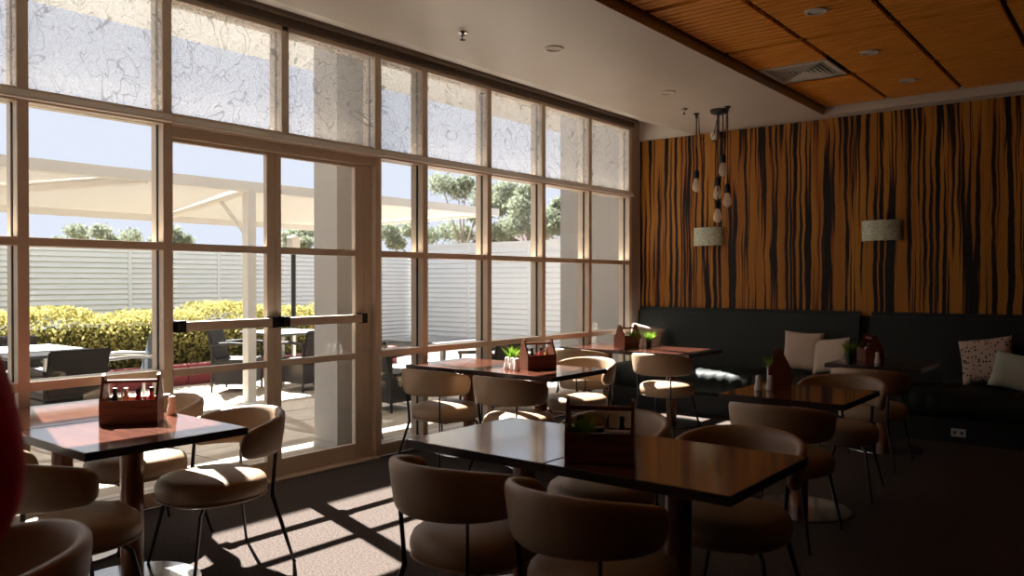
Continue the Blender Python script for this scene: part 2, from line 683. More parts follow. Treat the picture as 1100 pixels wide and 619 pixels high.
M_slot = mat('dark_slot', (0.015, 0.006, 0.003, 1), 0.9)
VX0, VX1, VY0, VY1 = -2.66, -2.09, 6.72, 7.31   # air vent opening
pm = {}
for i in range(len(XL)):
    for j in range(len(YL)):
        x0 = XL[i] + 0.020
        x1 = (XL[i + 1] if i + 1 < len(XL) else XR) - 0.020
        y1 = YL[j] - 0.034
        y0 = (YL[j + 1] if j + 1 < len(YL) else YN) + 0.034
        rects = [(x0, x1, y0, y1)]
        if i == 0 and j == 1:
            rects = [(x0, x1, y0, VY0 - 0.01), (x0, x1, VY1 + 0.01, y1)]
        for (a0, a1, b0, b1) in rects:
            key = (round(a1 - a0, 2), round(b1 - b0, 2))
            if key not in pm:
                pm[key] = panel_mesh(a1 - a0, b1 - b0)
            link('timber_panel', pm[key], M_timber, tim, (a0, b0, 3.255))

# air vent in the timber
av = thing('air_vent', 'white square louvred air diffuser set into the timber ceiling', 'air vent', (-2.38, 7.015, 3.25))
bm = bmesh.new()
for s in (0, 1):
    h_ = 0.285
    for (x0, x1, y0, y1) in (((-h_, h_, -h_, -h_ + .05)), ((-h_, h_, h_ - .05, h_)), ((-h_, -h_ + .05, -h_ + .05, h_ - .05)), ((h_ - .05, h_, -h_ + .05, h_ - .05))):
        if s == 0:
            box(bm, x0, x1, y0, y1, 0, 0.014)
obj('vent_frame', bm, M_vent, av, 0)
obj('backing', B(-.23, .23, -.23, .23, 0.030, 0.034), M_black, av, 0)
for q in range(4):
    for k in range(6):
        d0 = 0.225 - k * 0.036
        hw = d0 - 0.004
        bm = bmesh.new()
        prism(bm, [(-d0, 0.0), (-d0 + 0.012, 0.0), (-d0 + 0.028, 0.026), (-d0 + 0.018, 0.026)], 'x', -hw, hw)
        obj('louvre', bm, M_vent, av, 0, rot=(0, 0, q * PI / 2))

# ------------------------------------------------------------------ window wall
XG = XW - 0.072        # glass plane
XO = XW - 0.150        # outer face
MULL = [-0.74, 0.12, 0.98, 1.835, 2.687, 4.495, 5.043, 5.912, 6.792, 7.680, 8.573]
HW = 0.031
HEAD, T1_, T0_, M1_, M0_, L1_, L0_, S1_ = 3.32, 2.53, 2.462, 1.70, 1.65, 0.875, 0.82, 0.10
DOOR = (2.687, 4.495)


def mullion(y, z0, z1, label, hw=HW):
    bm = bmesh.new()
    box(bm, XG + 0.006, XW, y - hw, y + hw, z0, z1, 0.003, 1)
    box(bm, XO, XG - 0.006, y - hw, y + hw, z0, z1)
    o = obj('mullion', bm, M_frame, None, 0)
    g = B(XG - 0.010, XG + 0.010, y - hw - 0.005, y + hw + 0.005, z0, z1)
    return o, g


MLAB = ['at the near end of the glazing', 'second from the near end of the glazing', 'just before the frame edge', 'at the frame edge beside the person', 'between the nearest bay and the double door',
        'between the double door and the narrow bay', 'between the narrow bay and the second bay', 'between the second and third bays past the door', 'between the third and fourth bays past the door',
        'between the fourth and last bays', 'beside the mural wall pier', 'short, above the double door']
n_trim = 0
for y in MULL + [3.592]:
    n_trim += 1
    z0 = 2.53 if abs(y - 3.592) < 0.01 else 0.0
    t = struct_empty('trim_%d' % n_trim, 'beige aluminium window mullion ' + MLAB[n_trim - 1], 'window frame')
    o, g = mullion(y, z0, HEAD + 0.09, '')
    o.parent = t
    obj('gasket', g, M_gasket, t, 0)
# wider door jamb block on the far side of the door
t = struct_empty('trim_%d' % (n_trim + 1), 'beige aluminium door jamb beside the narrow window bay', 'door frame')
obj('jamb', B(XG - 0.03, XW - 0.045, 4.375, 4.464, 0, 2.46), M_frame, t, 0)
t = struct_empty('trim_%d' % (n_trim + 2), 'beige aluminium door head under the transom rail', 'door frame')
obj('door_head', B(XO, XW - 0.012, 2.718, 4.464, 2.39, 2.462), M_frame, t, 0)
obj('threshold', B(XO, XW + 0.05, 2.718, 4.464, 0, 0.012), M_frame, t, 0)
t = struct_empty('trim_%d' % (n_trim + 3), 'dark bronze blind head rail running along the top of the windows', 'head rail')
obj('head_rail', B(XO, XW + 0.035, -0.77, 8.60, 3.318, 3.372), M_head, t, 0)
obj('track', B(XW - 0.02, XW + 0.085, -0.77, 8.60, 3.372, 3.412), M_head2, t, 0)


M_cap = mat('pale_transom_cap', (0.80, 0.755, 0.69, 1), 0.35)
for k, (y0, y1) in enumerate(((-0.77, 2.714), (2.720, 4.526), (4.532, 8.600))):
    bm = bmesh.new()
    dz = (0, -.004, .002)[k]
    prism(bm, [(XW + .0005, 2.532 + dz), (XW + .034, 2.488 + dz), (XW + .034, 2.478 + dz), (XW + .0005, 2.474 + dz)], 'y', y0, y1)
    t = struct('trim_%d' % (n_trim + 4 + k), bm, M_cap, 'pale sloping transom cap ' + ('along the nearest windows', 'above the double door', 'along the windows past the door')[k], 'window frame', 0)


def rail(z0, z1, y0, y1, parent, name='rail', proud=0.0):
    bm = bmesh.new()
    box(bm, XG + 0.006, XW + proud, y0, y1, z0, z1, 0.003, 1)
    box(bm, XO, XG - 0.006, y0, y1, z0, z1)
    return obj(name, bm, M_frame, parent, 0)


def pane(y0, y1, z0, z1, parent, x=XG):
    return obj('pane', B(x - 0.003, x + 0.003, y0, y1, z0, z1), M_glass, parent, 0)


bays = [(MULL[i], MULL[i + 1]) for i in range(len(MULL) - 1)]
wn_ = 0
ords = ['out of frame past the person', 'two bays before the person', 'at the frame edge behind the person', 'beside the nearest table', 'over the double door',
        'narrow bay beside the double door', 'second bay past the door', 'third bay past the door', 'fourth bay past the door', 'last bay beside the mural']
for k, (a, b) in enumerate(bays):
    wn_ += 1
    w = struct_empty('window_%d' % wn_, 'tall beige aluminium framed window, ' + ords[k], 'window')
    y0, y1 = a + HW, b - HW
    rail(T0_, T1_, y0, y1, w, 'transom', 0.006)
    rail(HEAD - 0.04, HEAD, y0, y1, w, 'head')
    if (a, b) == DOOR:
        pane(y0, 3.592 - HW, T1_, HEAD - 0.04, w)
        pane(3.592 + HW, y1, T1_, HEAD - 0.04, w)
        continue
    pane(y0, y1, T1_, HEAD - 0.04, w)
    rail(M0_, M1_, y0, y1, w)
    rail(L0_, L1_, y0, y1, w)
    rail(0.0, S1_, y0, y1, w, 'sill')
    pane(y0, y1, M1_, T0_, w)
    pane(y0, y1, L1_, M0_, w)
    pane(y0, y1, S1_, L0_, w)

# double door leaves
XD = XG + 0.006
for k, (a, b, ha, hb) in enumerate(((2.722, 3.530, 0.025, 0.070), (3.534, 4.373, 0.050, 0.088))):
    d = struct_empty('door_%d' % (k + 1), ('glazed door leaf with push bar next to the nearest table', 'glazed door leaf with push bar next to the white pillar outside')[k], 'door')
    xf, xb = XD + 0.022, XD - 0.022
    for (s0, s1) in ((a, a + ha), (b - hb, b)):
        obj('stile', B(xb, xf, s0, s1, 0.015, 2.388, 0.003, 1), M_frame, d, 0)
    for (z0, z1) in ((0.015, 0.135), (L0_, L1_ - 0.008), (M0_, M1_), (2.365, 2.388)):
        obj('door_rail', B(xb, xf - 0.002, a + ha, b - hb, z0, z1), M_frame, d, 0)
    for (z0, z1) in ((0.135, L0_), (L1_ - 0.008, M0_), (M1_, 2.365)):
        pane(a + ha, b - hb, z0, z1, d, XD)
    pb = obj('push_bar', B(xf + 0.030, xf + 0.072, a + 0.02, b - 0.02, 1.118, 1.182, 0.006, 2), M_frame, d, 30)
    for yy in (a + 0.02, b - 0.075):
        obj('bracket', B(xf, xf + 0.076, yy, yy + 0.055, 1.112, 1.190, 0.004, 1), M_black, pb, 0)

# roller blinds over the top lights
bl_bays = []
for (a, b) in bays:
    if (a, b) == DOOR:
        bl_bays += [(a, 3.592), (3.592, b)]
    else:
        bl_bays.append((a, b))
bl_lab = ['past the frame edge by the near wall', 'two bays before the frame edge', 'cut by the frame edge', 'second from the near frame edge', 'over the near door leaf', 'over the far door leaf beside the pillar',
          'over the narrow window bay, smallest blind', 'over the second bay past the door', 'over the third bay past the door', 'over the fourth bay past the door', 'over the last bay beside the mural']
for k, (a, b) in enumerate(bl_bays):
    t = thing('roller_blind', 'sheer cream printed roller blind ' + bl_lab[k], 'blind', (XW - 0.018, (a + b) / 2, T1_), group='roller blinds on the top windows')
    hw = (b - a) / 2 - HW + 0.006
    o = obj('blind_fabric', B(-0.001, 0.001, -hw, hw, 0.012, 0.79), M_blind, t, 0)
    obj('bottom_bar', B(-0.007, 0.007, -hw, hw, 0.0, 0.014), M_frame, t, 0)
    bm = bmesh.new()
    tube(bm, [(0, -hw, 0.770), (0, hw, 0.770)], 0.014, 10)
    obj('roller_tube', bm, M_plate, t)

# ------------------------------------------------------------------ outside: patio, building parts
pt = struct('patio', B(-15.2, -5.14, -8, 16, -0.12, -0.022), M_grout, 'sandstone paved patio outside the windows', 'patio')
P = 0.6
pav = finish(B(0.004, P - 0.004, 0.004, P - 0.004, -0.022, -0.001, 0.003, 1), 'paver', 0)
pavx = finish(B(0.004, P - 0.004, 0.004, P - 0.004, -0.022, -0.004, 0.003, 1), 'paver', 0)
for i in range(9):
    for j in range(18):
        link('paver', pav if random.random() < .5 else pavx, M_paver, pt, (-5.74 - i * P, 0.6 + j * P, 0))
struct('ground', B(-90, -15.2, -40, 110, -0.2, -0.05), M_soil, 'dry bare ground beyond the fence', 'ground')
bm = B(-15.2, 3, 16, 110, -0.2, -0.05)
struct('ground', bm, M_soil, 'dry bare ground beyond the side fence', 'ground')
bm = B(-15.2, -5.2, -40, -8, -0.2, -0.05)
struct('ground', bm, M_soil, 'dry bare ground past the near end of the patio', 'ground')

cl = thing('patio_column', 'square off-white rendered pillar standing just outside the door', 'column', (-5.60, 4.69, 0), kind='structure')
obj('shaft', B(-.155, .155, -.255, .255, 0.0, 4.30), M_column, cl, 0)
obj('base_band', B(-.163, .163, -.263, .263, 0.0, 0.06), M_column, cl, 0)
struct('wall_fin', B(-6.30, -5.16, 8.95, 9.25, -0.02, 4.30), M_column, 'off-white wing wall outside the last window bay', 'wall')
struct('eave', B(-6.68, -5.16, -4, 10, 4.30, 4.76), M_column, 'off-white eave soffit added above the windows to shade the blinds', 'eave')  # unseen slab, added and sized to keep direct sun off the blinds
aw = thing('added_canopy', 'off-white flat canopy added beyond the eave to shade the lower panes', 'canopy', (0, 0, 0), kind='structure')
obj('panel', B(-9.95, -8.50, -4, 15, 4.62, 4.76), M_column, aw, 0)  # panel added to block sun from the lower door panes
for yy in (-1.2, 2.05, 9.75):
    obj('beam', B(-9.8, -5.7, yy, yy + 0.12, 4.76, 4.90), M_column, aw, 0)


def fence(name, label, loc, rotz, nb, bw, hgt, slat_h):
    t = thing(name, label, 'fence', loc, rotz)
    n = int((hgt - 0.06) / slat_h)
    bm = bmesh.new()
    prism(bm, [(0.0, 0.0), (0.028, 0.012), (0.028, 0.02), (0.0, slat_h - 0.012)], 'x', 0.03, bw - 0.03)
    sm = finish(bm, 'slat', 0)
    postm = finish(B(-0.03, 0.03, -0.04, 0.03, 0, hgt + 0.02), 'post', 0)
    for i in range(nb + 1):
        link('post', postm, M_fence, t, (i * bw, 0, 0))
    backm = finish(B(0.03, bw - 0.03, -0.012, -0.004, 0, hgt), 'back_sheet', 0)
    for i in range(nb):
        link('back_sheet', backm, M_fence, t, (i * bw, 0, 0))
        for k in range(n):
            o = link('slat', sm, M_fence, t, (i * bw, 0, 0.04 + k * slat_h))
    obj('cap_rail', B(0, nb * bw, -0.05, 0.05, hgt, hgt + 0.05), M_fence, t, 0)
    return t


# back fence parallel to the windows (slats face the room)
fence('louvre_fence', 'long off-white horizontal louvre fence behind the hedge', (-14.35, 14.0, -0.02), -PI / 2, 9, 1.75, 2.12, 0.092)
f2 = fence('louvre_fence', 'taller off-white corrugated side fence beyond the far windows', (-7.15, 14.0, -0.02), PI, 4, 1.77, 2.30, 0.115)

# shade structure: posts, beams, cream cloth
sh = thing('shade_structure', 'large patio shade with white steel frame and cream cloth', 'shade sail', (0, 0, 0))
ZB = 2.50
XF, XB2, ZR = -8.34, -10.30, 2.24
for yy in (5.49, -1.5):
    obj('post', B(XF - .055, XF + .055, yy - .055, yy + .055, 0, ZB), M_post, sh, 0)
    obj('base_plate', B(XF - .17, XF + .17, yy - .17, yy + .17, 0, 0.03, 0.004, 1), M_post, sh, 0)
obj('front_beam', B(XF - .06, XF + .06, -3.5, 10.05, ZB, ZB + .115), M_post, sh, 0)
obj('rear_beam', B(XB2 - .05, XB2 + .05, -3.5, 8.1, ZR, ZR + .09), M_post, sh, 0)
for (ya, yb, r_) in ((10.0, 8.08, .03), (5.49, 5.49, .05), (4.25, 2.2, .055), (1.3, 1.3, .045), (-1.5, -1.5, .05)):
    bm = bmesh.new()
    tube(bm, [(XF, ya, ZB + .03), (XB2, yb, ZR + .05)], r_, 8)
    obj('rafter', bm, M_post, sh)
for yy in (5.49, -1.5):
    bm = bmesh.new()
    tube(bm, [(XF, yy, ZB - .55), (XF - .62, yy, ZB - .06)], .025, 8)
    obj('knee_brace', bm, M_post, sh)
for (a0, a1, b0, b1) in ((5.53, 9.97, 5.53, 8.05), (1.34, 5.45, 1.34, 5.45), (-1.46, 1.26, -1.46, 1.26), (-3.5, -1.54, -3.5, -1.54)):
    bm = bmesh.new()
    nx, ny = 10, 10
    g = []
    for i in range(nx + 1):
        row = []
        for j in range(ny + 1):
            s_, q = i / nx, j / ny
            y = (a0 + (a1 - a0) * q) * (1 - s_) + (b0 + (b1 - b0) * q) * s_
            row.append(bm.verts.new((XF + (XB2 - XF) * s_, y, ZB + .075 + (ZR - ZB) * s_ - .03 * math.sin(PI * s_) * math.sin(PI * q))))
        g.append(row)
    for i in range(nx):
        for j in range(ny):
            bm.faces.new((g[i][j], g[i + 1][j], g[i + 1][j + 1], g[i][j + 1]))
    obj('shade_cloth', bm, M_sail, sh, 60)

# hedge and kerb
kb = thing('planter_kerb', 'low red painted planter kerb in front of the hedge', 'kerb', (-10.70, 0, 0))
km = finish(B(-.10, .10, 0.004, .996, -0.02, 0.28, 0.012, 1), 'kerb_block', 0)
for j in range(12):
    link('kerb_block', km, M_kerb, kb, (0, -2 + j, 0))


def leaf_mesh(name, n, fn, size, aspect=0.5, seed=1, up=0.3):
    rnd = random.Random(seed)
    vs, fs = [], []
    for i in range(n):
        c = fn(rnd)
        if c is None:
            continue
        s = size * rnd.uniform(0.6, 1.3)
        d = Vector((rnd.gauss(0, 1), rnd.gauss(0, 1), rnd.gauss(0, 1) + up)).normalized()
        e = d.cross(Vector((rnd.gauss(0, 1), rnd.gauss(0, 1), rnd.gauss(0, 1)))).normalized()
        c = Vector(c)
        k = len(vs)
        vs += [c - d * s * .5, c + e * s * aspect * .5, c + d * s * .5, c - e * s * aspect * .5]
        fs.append((k, k + 1, k + 2, k + 3))
    me = bpy.data.meshes.new(name)
    me.from_pydata([tuple(v) for v in vs], [], fs)
    me.update()
    return me


hg = thing('hedge', 'clipped golden-green hedge behind the red kerb', 'hedge', (-11.62, 3.4, 0))
bm = B(-.50, .50, -5.9, 5.9, 0.0, 0.86, 0.12, 2)
obj('hedge_core', bm, M_hcore, hg, 30)


def hedge_pt(r):
    y = r.uniform(-6.1, 6.1)
    top = 1.03 + 0.06 * math.sin(y * 2.1) + 0.05 * math.sin(y * 5.3 + 1)
    if r.random() < 0.5:
        return (0.48 + min(.26, abs(r.gauss(0, 0.09))), y, r.uniform(0.12, top))
    return (r.uniform(-.6, .6), y, top - abs(r.gauss(0, .08)))


o = link('hedge_leaves', leaf_mesh('hedge_leaves', 30000, hedge_pt, 0.06, 0.6, 3, 0.6), M_hedge, hg)
o['kind'] = 'stuff'


def tree(label, base, h, clumps, nl, lsize, seed, name='eucalyptus_tree'):
    t = thing(name, label, 'tree', base, 0, 'trees beyond the fence')
    rnd = random.Random(seed)
    bm = bmesh.new()
    top = Vector((clumps[0][0] * .3, clumps[0][1] * .3, h * .55))
    tube(bm, [(0, 0, 0), (0.1, 0.05, h * .25), top], [h * .022, h * .018, h * .012], 8)
    obj('trunk', bm, M_bark, t)
    for (x, y, z, r) in clumps:
        bm = bmesh.new()
        tube(bm, [top * 0.8, top * .5 + Vector((x, y, z)) * .5 + Vector((0, 0, -r * .15)), (x, y, z)], [h * .008, h * .006, h * .003], 6)
        obj('branch', bm, M_bark, t)

    def pt(r_):
        x, y, z, r = clumps[r_.randrange(len(clumps))]
        for _ in range(9):
            a = Vector((r_.uniform(-1, 1), r_.uniform(-1, 1), r_.uniform(-1, 1)))
            if 0.25 < a.length < 1:
                k_ = 0.85 + 0.5 * r_.random() ** 2
                return (x + a.x * r * k_, y + a.y * r * k_, z + a.z * r * .7 * k_)
        return None
    o = link('foliage', leaf_mesh('foliage', nl, pt, lsize, 0.4, seed, -0.5), M_euca, t)
    o['kind'] = 'stuff'
    return t


def ray_at(px, py, depth):
    """ground/height placement of far trees: depth is distance along the viewing axis from the room"""
    a = math.atan(690 / 865)
    u = (px - 550) / 865
    return Vector((depth * (-math.sin(a) + math.cos(a) * u), depth * (math.cos(a) + math.sin(a) * u), 1.45 + (302 - py) * depth / 865))


def far_tree(label, px, depth, blobs, nl, ls, seed):
    b = ray_at(px, 302, depth)
    b.z = -0.06
    right = Vector((math.cos(math.atan(690 / 865)), math.sin(math.atan(690 / 865)), 0))
    cl_ = []
    rn = random.Random(seed)
    for (bx, by, br) in blobs:
        p = ray_at(bx, by, depth) - b
        p += Vector((-right.y, right.x, 0)) * rn.uniform(-1.2, 1.2)
        cl_.append((p.x, p.y, p.z, br * depth / 865))
    h = max(c[2] for c in cl_)
    return tree(label, tuple(b), h, cl_, nl, ls, seed)


far_tree('tall grey-green eucalyptus behind the side fence, second window past the door', 505, 30, [(475, 198, 17), (492, 203, 16), (520, 205, 22), (545, 205, 14), (515, 230, 16), (535, 222, 15), (540, 250, 15), (500, 196, 10)], 6500, 0.15, 11)
far_tree('dense eucalyptus behind the side fence, third window past the door', 572, 28, [(562, 222, 18), (566, 205, 13), (556, 240, 17), (590, 235, 15), (598, 245, 15), (580, 250, 14), (600, 222, 10)], 6000, 0.15, 12)
far_tree('low bushy eucalyptus just above the side fence beside the door', 470, 34, [(420, 250, 14), (440, 246, 13), (458, 252, 14), (482, 248, 16), (500, 252, 13), (428, 262, 10)], 5000, 0.16, 13)
far_tree('small round-crowned tree above the back fence, nearest window bay', 97, 45, [(92, 250, 12), (103, 248, 12), (84, 256, 8), (112, 257, 8)], 2200, 0.22, 14)
far_tree('low spreading tree above the back fence beside the mullion', 150, 50, [(135, 257, 9), (150, 254, 11), (165, 258, 10), (120, 260, 8), (52, 258, 8), (40, 260, 7)], 2200, 0.22, 15)
far_tree('small tree above the back fence seen through the door', 196, 48, [(188, 250, 10), (200, 258, 9), (193, 262, 9)], 1800, 0.22, 16)
far_tree('leafy tree beside the pillar seen through the door glass', 318, 40, [(312, 255, 12), (324, 250, 12), (306, 262, 9), (330, 262, 10)], 2600, 0.2, 17)

# neighbouring house with a brown roof
hp = ray_at(566, 302, 34)
hs = thing('house', 'distant house with brown tiled gable roof behind the trees', 'house', (hp.x, hp.y, -0.05), 0.2)
obj('house_wall', B(-1.2, 1.2, -2.5, 2.5, 0, 2.9), M_column, hs, 0)
bm = bmesh.new()
prism(bm, [(-1.5, 2.85), (1.5, 2.85), (0, 3.55)], 'y', -2.8, 2.8)
obj('house_roof', bm, M_roof, hs, 0)

# garden lamp post
lp = thing('bollard_lamp', 'slim black garden lamp post with square top', 'lamp post', (-10.3, 7.55, 0))
bm = bmesh.new()
tube(bm, [(0, 0, 0), (0, 0, 1.9)], 0.035, 10)
obj('pole', bm, M_black, lp)
bm = B(-.07, .07, -.07, .07, 1.9, 2.1)
obj('lantern', bm, M_plate, lp, 0)
bm = bmesh.new()
lathe(bm, [(0.10, 2.1), (0.10, 2.115), (0, 2.16)], 16)
obj('lamp_cap', bm, M_plate, lp)


# patio furniture
def patio_chair(label, loc, rotz, back_h=0.84, sling=False):
    t = thing('patio_armchair', label, 'chair', loc, rotz, 'patio armchairs')
    mm = M_sling if sling else M_wicker
    obj('seat', B(-.25, .25, -.24, .26, .36, .43, .02, 2), mm, t)
    bm = bmesh.new()
    prism(bm, [(-.24, .40), (-.19, .40), (-.30, back_h), (-.345, back_h)], 'x', -.27, .27)
    bmesh.ops.bevel(bm, geom=list(bm.edges), offset=0.015, segments=2, affect='EDGES')
    obj('backrest', bm, mm, t)
    for sx in (-1, 1):
        bm = bmesh.new()
        tube(bm, [(sx * .28, -.26, .62), (sx * .29, .0, .64), (sx * .28, .26, .62)], .02, 8)
        obj('armrest', bm, M_wicker if not sling else M_alu, t)
        for yy in (-.24, .24):
            bm = bmesh.new()
            tube(bm, [(sx * .275, yy, 0), (sx * .275, yy, .62)], .016, 8)
            obj('leg', bm, M_wicker if not sling else M_alu, t)
    if not sling:
        obj('skirt', B(-.26, .26, -.22, .24, .10, .36, .01, 1), mm, t)
    return t


def patio_table(label, loc, rotz, lx, ly):
    t = thing('patio_table', label, 'table', loc, rotz, 'patio tables')
    obj('table_top', B(-lx / 2, lx / 2, -ly / 2, ly / 2, .70, .73, .005, 1), M_ptop, t, 0)
    for sx in (-1, 1):
        for sy in (-1, 1):
            obj('leg', B(sx * (lx / 2 - .06) - .025, sx * (lx / 2 - .06) + .025, sy * (ly / 2 - .06) - .025, sy * (ly / 2 - .06) + .025, 0, .70), M_alu, t, 0)
    return t


patio_table('long grey patio table outside the nearest window bay', (-9.12, 3.42, 0), 0.0, 1.5, 0.95)
patio_chair('dark wicker patio armchair with its wide back to the nearest window', (-8.02, 3.30, 0), PI / 2, .82)
patio_chair('blue-grey sling patio armchair at the end of the long patio table', (-8.85, 4.28, 0), PI - .25, .86, True)
patio_chair('dark wicker patio armchair on the hedge side of the long patio table', (-10.25, 3.75, 0), -PI / 2, .80)
patio_table('grey topped metal patio table behind the white shade post', (-9.75, 7.05, 0), 0.0, 1.0, 0.95)
patio_chair('tall dark wicker patio armchair in front of the red kerb', (-9.55, 6.10, 0), R(-51), .95)
patio_chair('dark wicker patio armchair at the patio table beside the pillar', (-8.88, 6.75, 0), PI / 2, .80)
patio_table('grey patio table outside the second bay past the door', (-6.95, 7.15, 0), 0.0, 1.1, 0.8)
patio_chair('black wicker patio armchair close outside the narrow window bay', (-6.80, 6.30, 0), 0.0, .80)
patio_chair('black wicker patio armchair outside the second bay past the door', (-6.05, 7.2, 0), PI / 2, .80)

# ------------------------------------------------------------------ dining tables
S = 0.758


def make_table():
    t = thing('dining_table', '', 'table')
    obj('table_top', B(-S / 2 + .003, S / 2 - .003, -S / 2 + .003, S / 2 - .003, .709, .745, .001, 1), M_top, t, 0)
    bm = bmesh.new()
    h_ = S / 2
    for (x0, x1, y0, y1) in ((-h_, h_, -h_, -h_ + .003), (-h_, h_, h_ - .003, h_), (-h_, -h_ + .003, -h_ + .003, h_ - .003), (h_ - .003, h_, -h_ + .003, h_ - .003)):
        box(bm, x0, x1, y0, y1, .709, .7435)
    obj('edge_band', bm, M_edge, t, 0)
    obj('mounting_plate', B(-.2, .2, -.2, .2, .70, .709), M_black, t, 0)
    bm = bmesh.new()
    lathe(bm, [(0.052, 0.015), (0.052, 0.70)], 28)
    obj('column', bm, M_ped, t)
    bm = bmesh.new()
    lathe(bm, [(0.305, 0.0), (0.31, 0.004), (0.308, 0.010), (0.07, 0.020), (0, 0.020)], 48)
    obj('base_disc', bm, M_steel, t, 25)
    return t


tb0 = make_table()
TABLES = [
    ((-4.560, 1.86), 'square mahogany table with round steel base, window half of the nearest sunlit pair'),
    ((-3.795, 1.86), 'square mahogany table holding the caddy by the glass door, room half of the nearest pair'),
    ((-4.575, 5.145), 'square mahogany table against the narrow window bay, past the door'),
    ((-3.810, 5.145), 'square mahogany table with potted grass and caddy, second from the window past the door'),
    ((-4.615, 7.44), 'square mahogany table in the corner by the window, under the corner cushion'),
    ((-3.850, 7.44), 'square mahogany table before the banquette, below the pendant lamp'),
    ((-2.225, 2.88), 'square mahogany table reflecting blue sky, window half of the front centre pair'),
    ((-1.460, 2.88), 'square mahogany table with warm orange reflection, room half of the front centre pair'),
    ((-1.755, 5.135), 'single dark square mahogany table with two white shakers in the shaded middle'),
    ((-1.835, 7.46), 'single dark square mahogany table at the banquette below the farther wall sconce'),
]
for i, ((x, y), lab) in enumerate(TABLES):
    if i == 0:
        tb0.location = (x, y, 0)
        tb0['label'] = lab
        tb0['group'] = 'square pedestal dining tables'
    else:
        dup(tb0, (x, y, 0), 0, lab, 'square pedestal dining tables')


# ------------------------------------------------------------------ dining chairs
def make_chair():
    t = thing('dining_chair', '', 'chair')
    # seat cushion
    bm = bmesh.new()
    n = 40
    prof = [(0.0, .372), (.90, .372), (.965, .385), (1.0, .415), (.995, .445), (.955, .470), (.86, .487), (.6, .496), (.3, .499), (0.0, .500)]

    SY = 0.0

    def out(a):
        c_, s_ = math.cos(a), math.sin(a)
        e = 2.35
        r = (abs(c_) ** e + abs(s_) ** e) ** (-1 / e)
        return r * .252 * c_, r * .262 * s_ + SY / 1.0
    rings = []
    for k, z in prof:
        if k == 0:
            rings.append([bm.verts.new((0, 0.075, z - .015))])
        else:
            rings.append([bm.verts.new((out(2 * PI * i / n)[0] * k, out(2 * PI * i / n)[1] * k + 0.075, z - .015)) for i in range(n)])
    for a, b in zip(rings[:-1], rings[1:]):
        for i in range(n):
            j = (i + 1) % n
            if len(a) == 1:
                bm.faces.new((a[0], b[i], b[j]))
            elif len(b) == 1:
                bm.faces.new((a[i], a[j], b[0]))
            else:
                bm.faces.new((a[i], a[j], b[j], b[i]))
    seat = obj('seat', bm, M_leather, t, 50)
    bm = bmesh.new()
    tube(bm, [(out(2 * PI * i / 48)[0] * .985, out(2 * PI * i / 48)[1] * .985 + .075, .371) for i in range(49)], .004, 6, False)
    obj('seat_welt', bm, M_leather, seat, 60)
    obj('seat_plate', B(-.16, .16, -.10, .25, .345, .360, .004, 1), M_blackmetal, t, 0)
    # wrap-around backrest band
    bm = bmesh.new()
    A = R(104)
    m = 40
    th = .024
    rings = []
    for i in range(m + 1):
        s = -1 + 2 * i / m
        s = math.copysign(1 - (1 - abs(s)) ** 1.25, s)
        ang = s * A
        zt = .776 - .070 * abs(s) ** 2.2
        zb = .568 + .004 * abs(s) ** 2
        e = (1 - abs(s)) * A * .27
        rr = .06
        if e < rr:
            q = rr - math.sqrt(max(0, rr * rr - (rr - e) ** 2))
            zt -= q
            zb += q * .8
        zc, hh = (zt + zb) / 2, (zt - zb) / 2
        ring = []
        K = 14
        thk = th if e > .02 else th * math.sqrt(max(.05, 1 - (1 - e / .02) ** 2))
        for k in range(K):
            a = 2 * PI * k / K
            ca, sa = math.cos(a), math.sin(a)
            dr = math.copysign(abs(ca) ** .7, ca) * thk
            dz = math.copysign(abs(sa) ** .45, sa) * hh
            z = zc + dz
            r = .252 + (z - .55) * .13 + dr
            r *= 1 + 0.02 * (1 - abs(s))
            ring.append(bm.verts.new((r * math.sin(ang), -r * math.cos(ang) * .97, z)))
        rings.append(ring)
    for a, b in zip(rings[:-1], rings[1:]):
        for k in range(len(a)):
            j = (k + 1) % len(a)
            bm.faces.new((a[k], a[j], b[j], b[k]))
    bm.faces.new(rings[0])
    bm.faces.new(rings[-1])
    obj('backrest', bm, M_leather, t, 60)
    # radial blade legs
    for k, ang in enumerate((226, 314, 50, 130)):
        rear = k < 2
        if rear:
            pts = [(.345, 0, .007), (.236, .345, .011), (.240, .41, .009), (.252, .56, .009), (.258, .64, .006)]
        else:
            pts = [(.385, 0, .007), (.300, .325, .010), (.262, .353, .009), (.12, .353, .010)]
        bm = bmesh.new()
        ol, orr = [], []
        for i, (r, z, w) in enumerate(pts):
            p = Vector((r, z))
            a = Vector(pts[max(0, i - 1)][:2])
            b = Vector(pts[min(len(pts) - 1, i + 1)][:2])
            d = (b - a).normalized()
            nn = Vector((-d.y, d.x))
            ol.append(tuple(p + nn * w))
            orr.append(tuple(p - nn * w))
        ol[0] = (ol[0][0], 0.0)
        orr[0] = (orr[0][0], 0.0)
        outl = ol + orr[::-1]
        prism(bm, outl, 'y', -.0055, .0055)
        bmesh.ops.triangulate(bm, faces=[f for f in bm.faces if len(f.verts) > 4])
        leg = obj('leg', bm, M_blackmetal, t, 0, rot=(0, 0, R(ang)))
        bm = bmesh.new()
        fx = pts[0][0]
        lathe(bm, [(.010, 0), (.010, .006), (.007, .010), (0, .010)], 10, fx, 0)
        obj('foot_glide', bm, M_black, leg)
    return t


